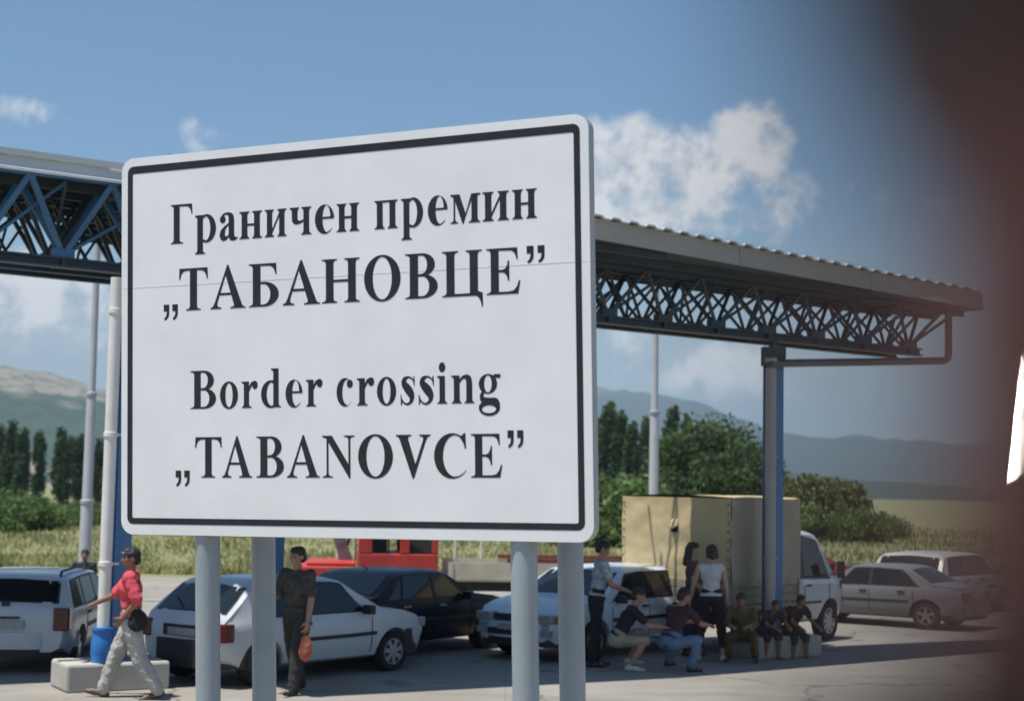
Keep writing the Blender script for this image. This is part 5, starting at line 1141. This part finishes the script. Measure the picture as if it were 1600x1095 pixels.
# ------------------------------------------------------------------ the bus we look out of, a passenger close by
FZ = 0.985; m_int = mat('dark bus lining', (0.05, 0.05, 0.052), .8)
bus = thing('bus', 'glaring metal door mirror of the bus beside the blurred passenger', 'bus', (0, 0, 0))
MB().box((-1.3, -1.6, FZ - .08), (1.3, .30, FZ)).build('floor', m_int, bus); MB().box((-1.5, -1.6, 3.05), (1.3, .36, 3.12)).build('roof', m_int, bus)  # unseen floor, and a roof added to keep the passenger in shade
MB().box((1.24, -1.6, FZ + .001), (1.30, .30, 3.049)).build('side_wall', m_int, bus); MB().box((-1.3, -1.66, FZ - .08), (1.3, -1.601, 3.12)).build('rear_wall', m_int, bus)
for x in (-.9, .9):
    for y in (-1.2, -.1): MB().lathe((x, y, .48), [(.30, -.12), (.47, -.11), (.48, 0), (.47, .11), (.30, .12)], 'X', 24).build('wheel', m_tyre, bus, smooth=40)
def ray(x, y): return FW + RT * (x - 800) / PX - UP * (y - 547.5) / PX
m0 = CAM + ray(1600, 600) * 2.4; toc = (CAM - m0).normalized(); hn = (SUN + toc).normalized()      # the mirror casing throws the sun at us
mp = [CAM + ray(x, y) * ((m0 - CAM).dot(hn) / ray(x, y).dot(hn)) for x, y in ((1565, 754), (1600, 738), (1646, 712), (1650, 440), (1606, 432), (1592, 520), (1576, 650))]
mir = MB(); n_ = len(mp); mir.v = [tuple(p) for p in mp] + [tuple(p - hn * .03) for p in mp]
mir.f = [tuple(range(n_)), tuple(range(n_, 2 * n_))[::-1]] + [(i, n_ + i, n_ + (i + 1) % n_, (i + 1) % n_) for i in range(n_)]
mir.build('door_mirror', mat('brushed bright metal', (0.92, 0.92, 0.92), .15, 1.0, vary=0), bus)
MB().tube([mp[3] - hn * .015, (1.15, 1.9, 2.66), (1.27, .25, 2.6)], .016, 10).build('mirror_arm', m_plastic, bus, smooth=60)
PXX, PYY = .083, .104
inv = Matrix.Rotation(-head_to(1, 0), 4, 'Z') @ Matrix.Translation((-PXX, -PYY, -FZ))
nk = lambda b, dz: b.capsule(inv @ Vector((.0826, PYY, 2.40)) - Vector((0, 0, dz)), inv @ Vector((.0826, PYY, 2.53)) - Vector((0, 0, dz)), .058, .058, 18)
pf, jf = person('blurred dark haired passenger standing right beside the camera', (PXX, PYY, FZ), head_to(1, 0), 1.72, skin=mat('shaded brown skin', (0.56, 0.22, 0.175), .6, vary=.05), shirt=cloth('dark brown jacket cloth', (0.06, 0.046, 0.045)), sleeve=1.8, trousers=k_dark, shoes=sh_dark, voxel=.009, extra=nk)
s = MB().lathe((.0895, PYY, 0), [(.001, 2.521), (.058, 2.521), (.069, 2.527), (.073, 2.545), (.080, 2.60), (.086, 2.66), (.07, 2.73), (.03, 2.77), (.001, 2.775)]); s.ell((.12, PYY, 2.66), (.11, .09, .10))
s.xf(inv); skin_over(s, 'hair', h_black, pf, .005, 1, tx_hair, .006)
s = MB().lathe((.0850, PYY, 0), [(.001, 2.34), (.075, 2.36), (.064, 2.42), (.0615, 2.485), (.060, 2.494), (.055, 2.4985), (.001, 2.4985)]); s.xf(inv); skin_over(s, 'collar', MATS['dark brown jacket cloth'], pf, .005, 1)
s = MB()                                               # strands added close to the lens, a soft dark veil over the view
for k in range(17):
    x = .0142 + k * .0023 + random.uniform(-.0006, .0006); y = .058 + random.uniform(-.004, .004) + k * .0006
    s.tube([(x + .006, y + .012, 2.66), (x + .002, y + .003, 2.58), (x + random.uniform(-.001, .001), y, 2.52), (x + random.uniform(-.001, .001), y, 2.48), (x + .004, y + .002, 2.43)], [.0011, .0009, .00085, .0008, .0003], 6)
s.xf(inv); s.build('veil_strand', mat('veil strand brown', (0.17, 0.075, 0.06), .5), pf, smooth=180)
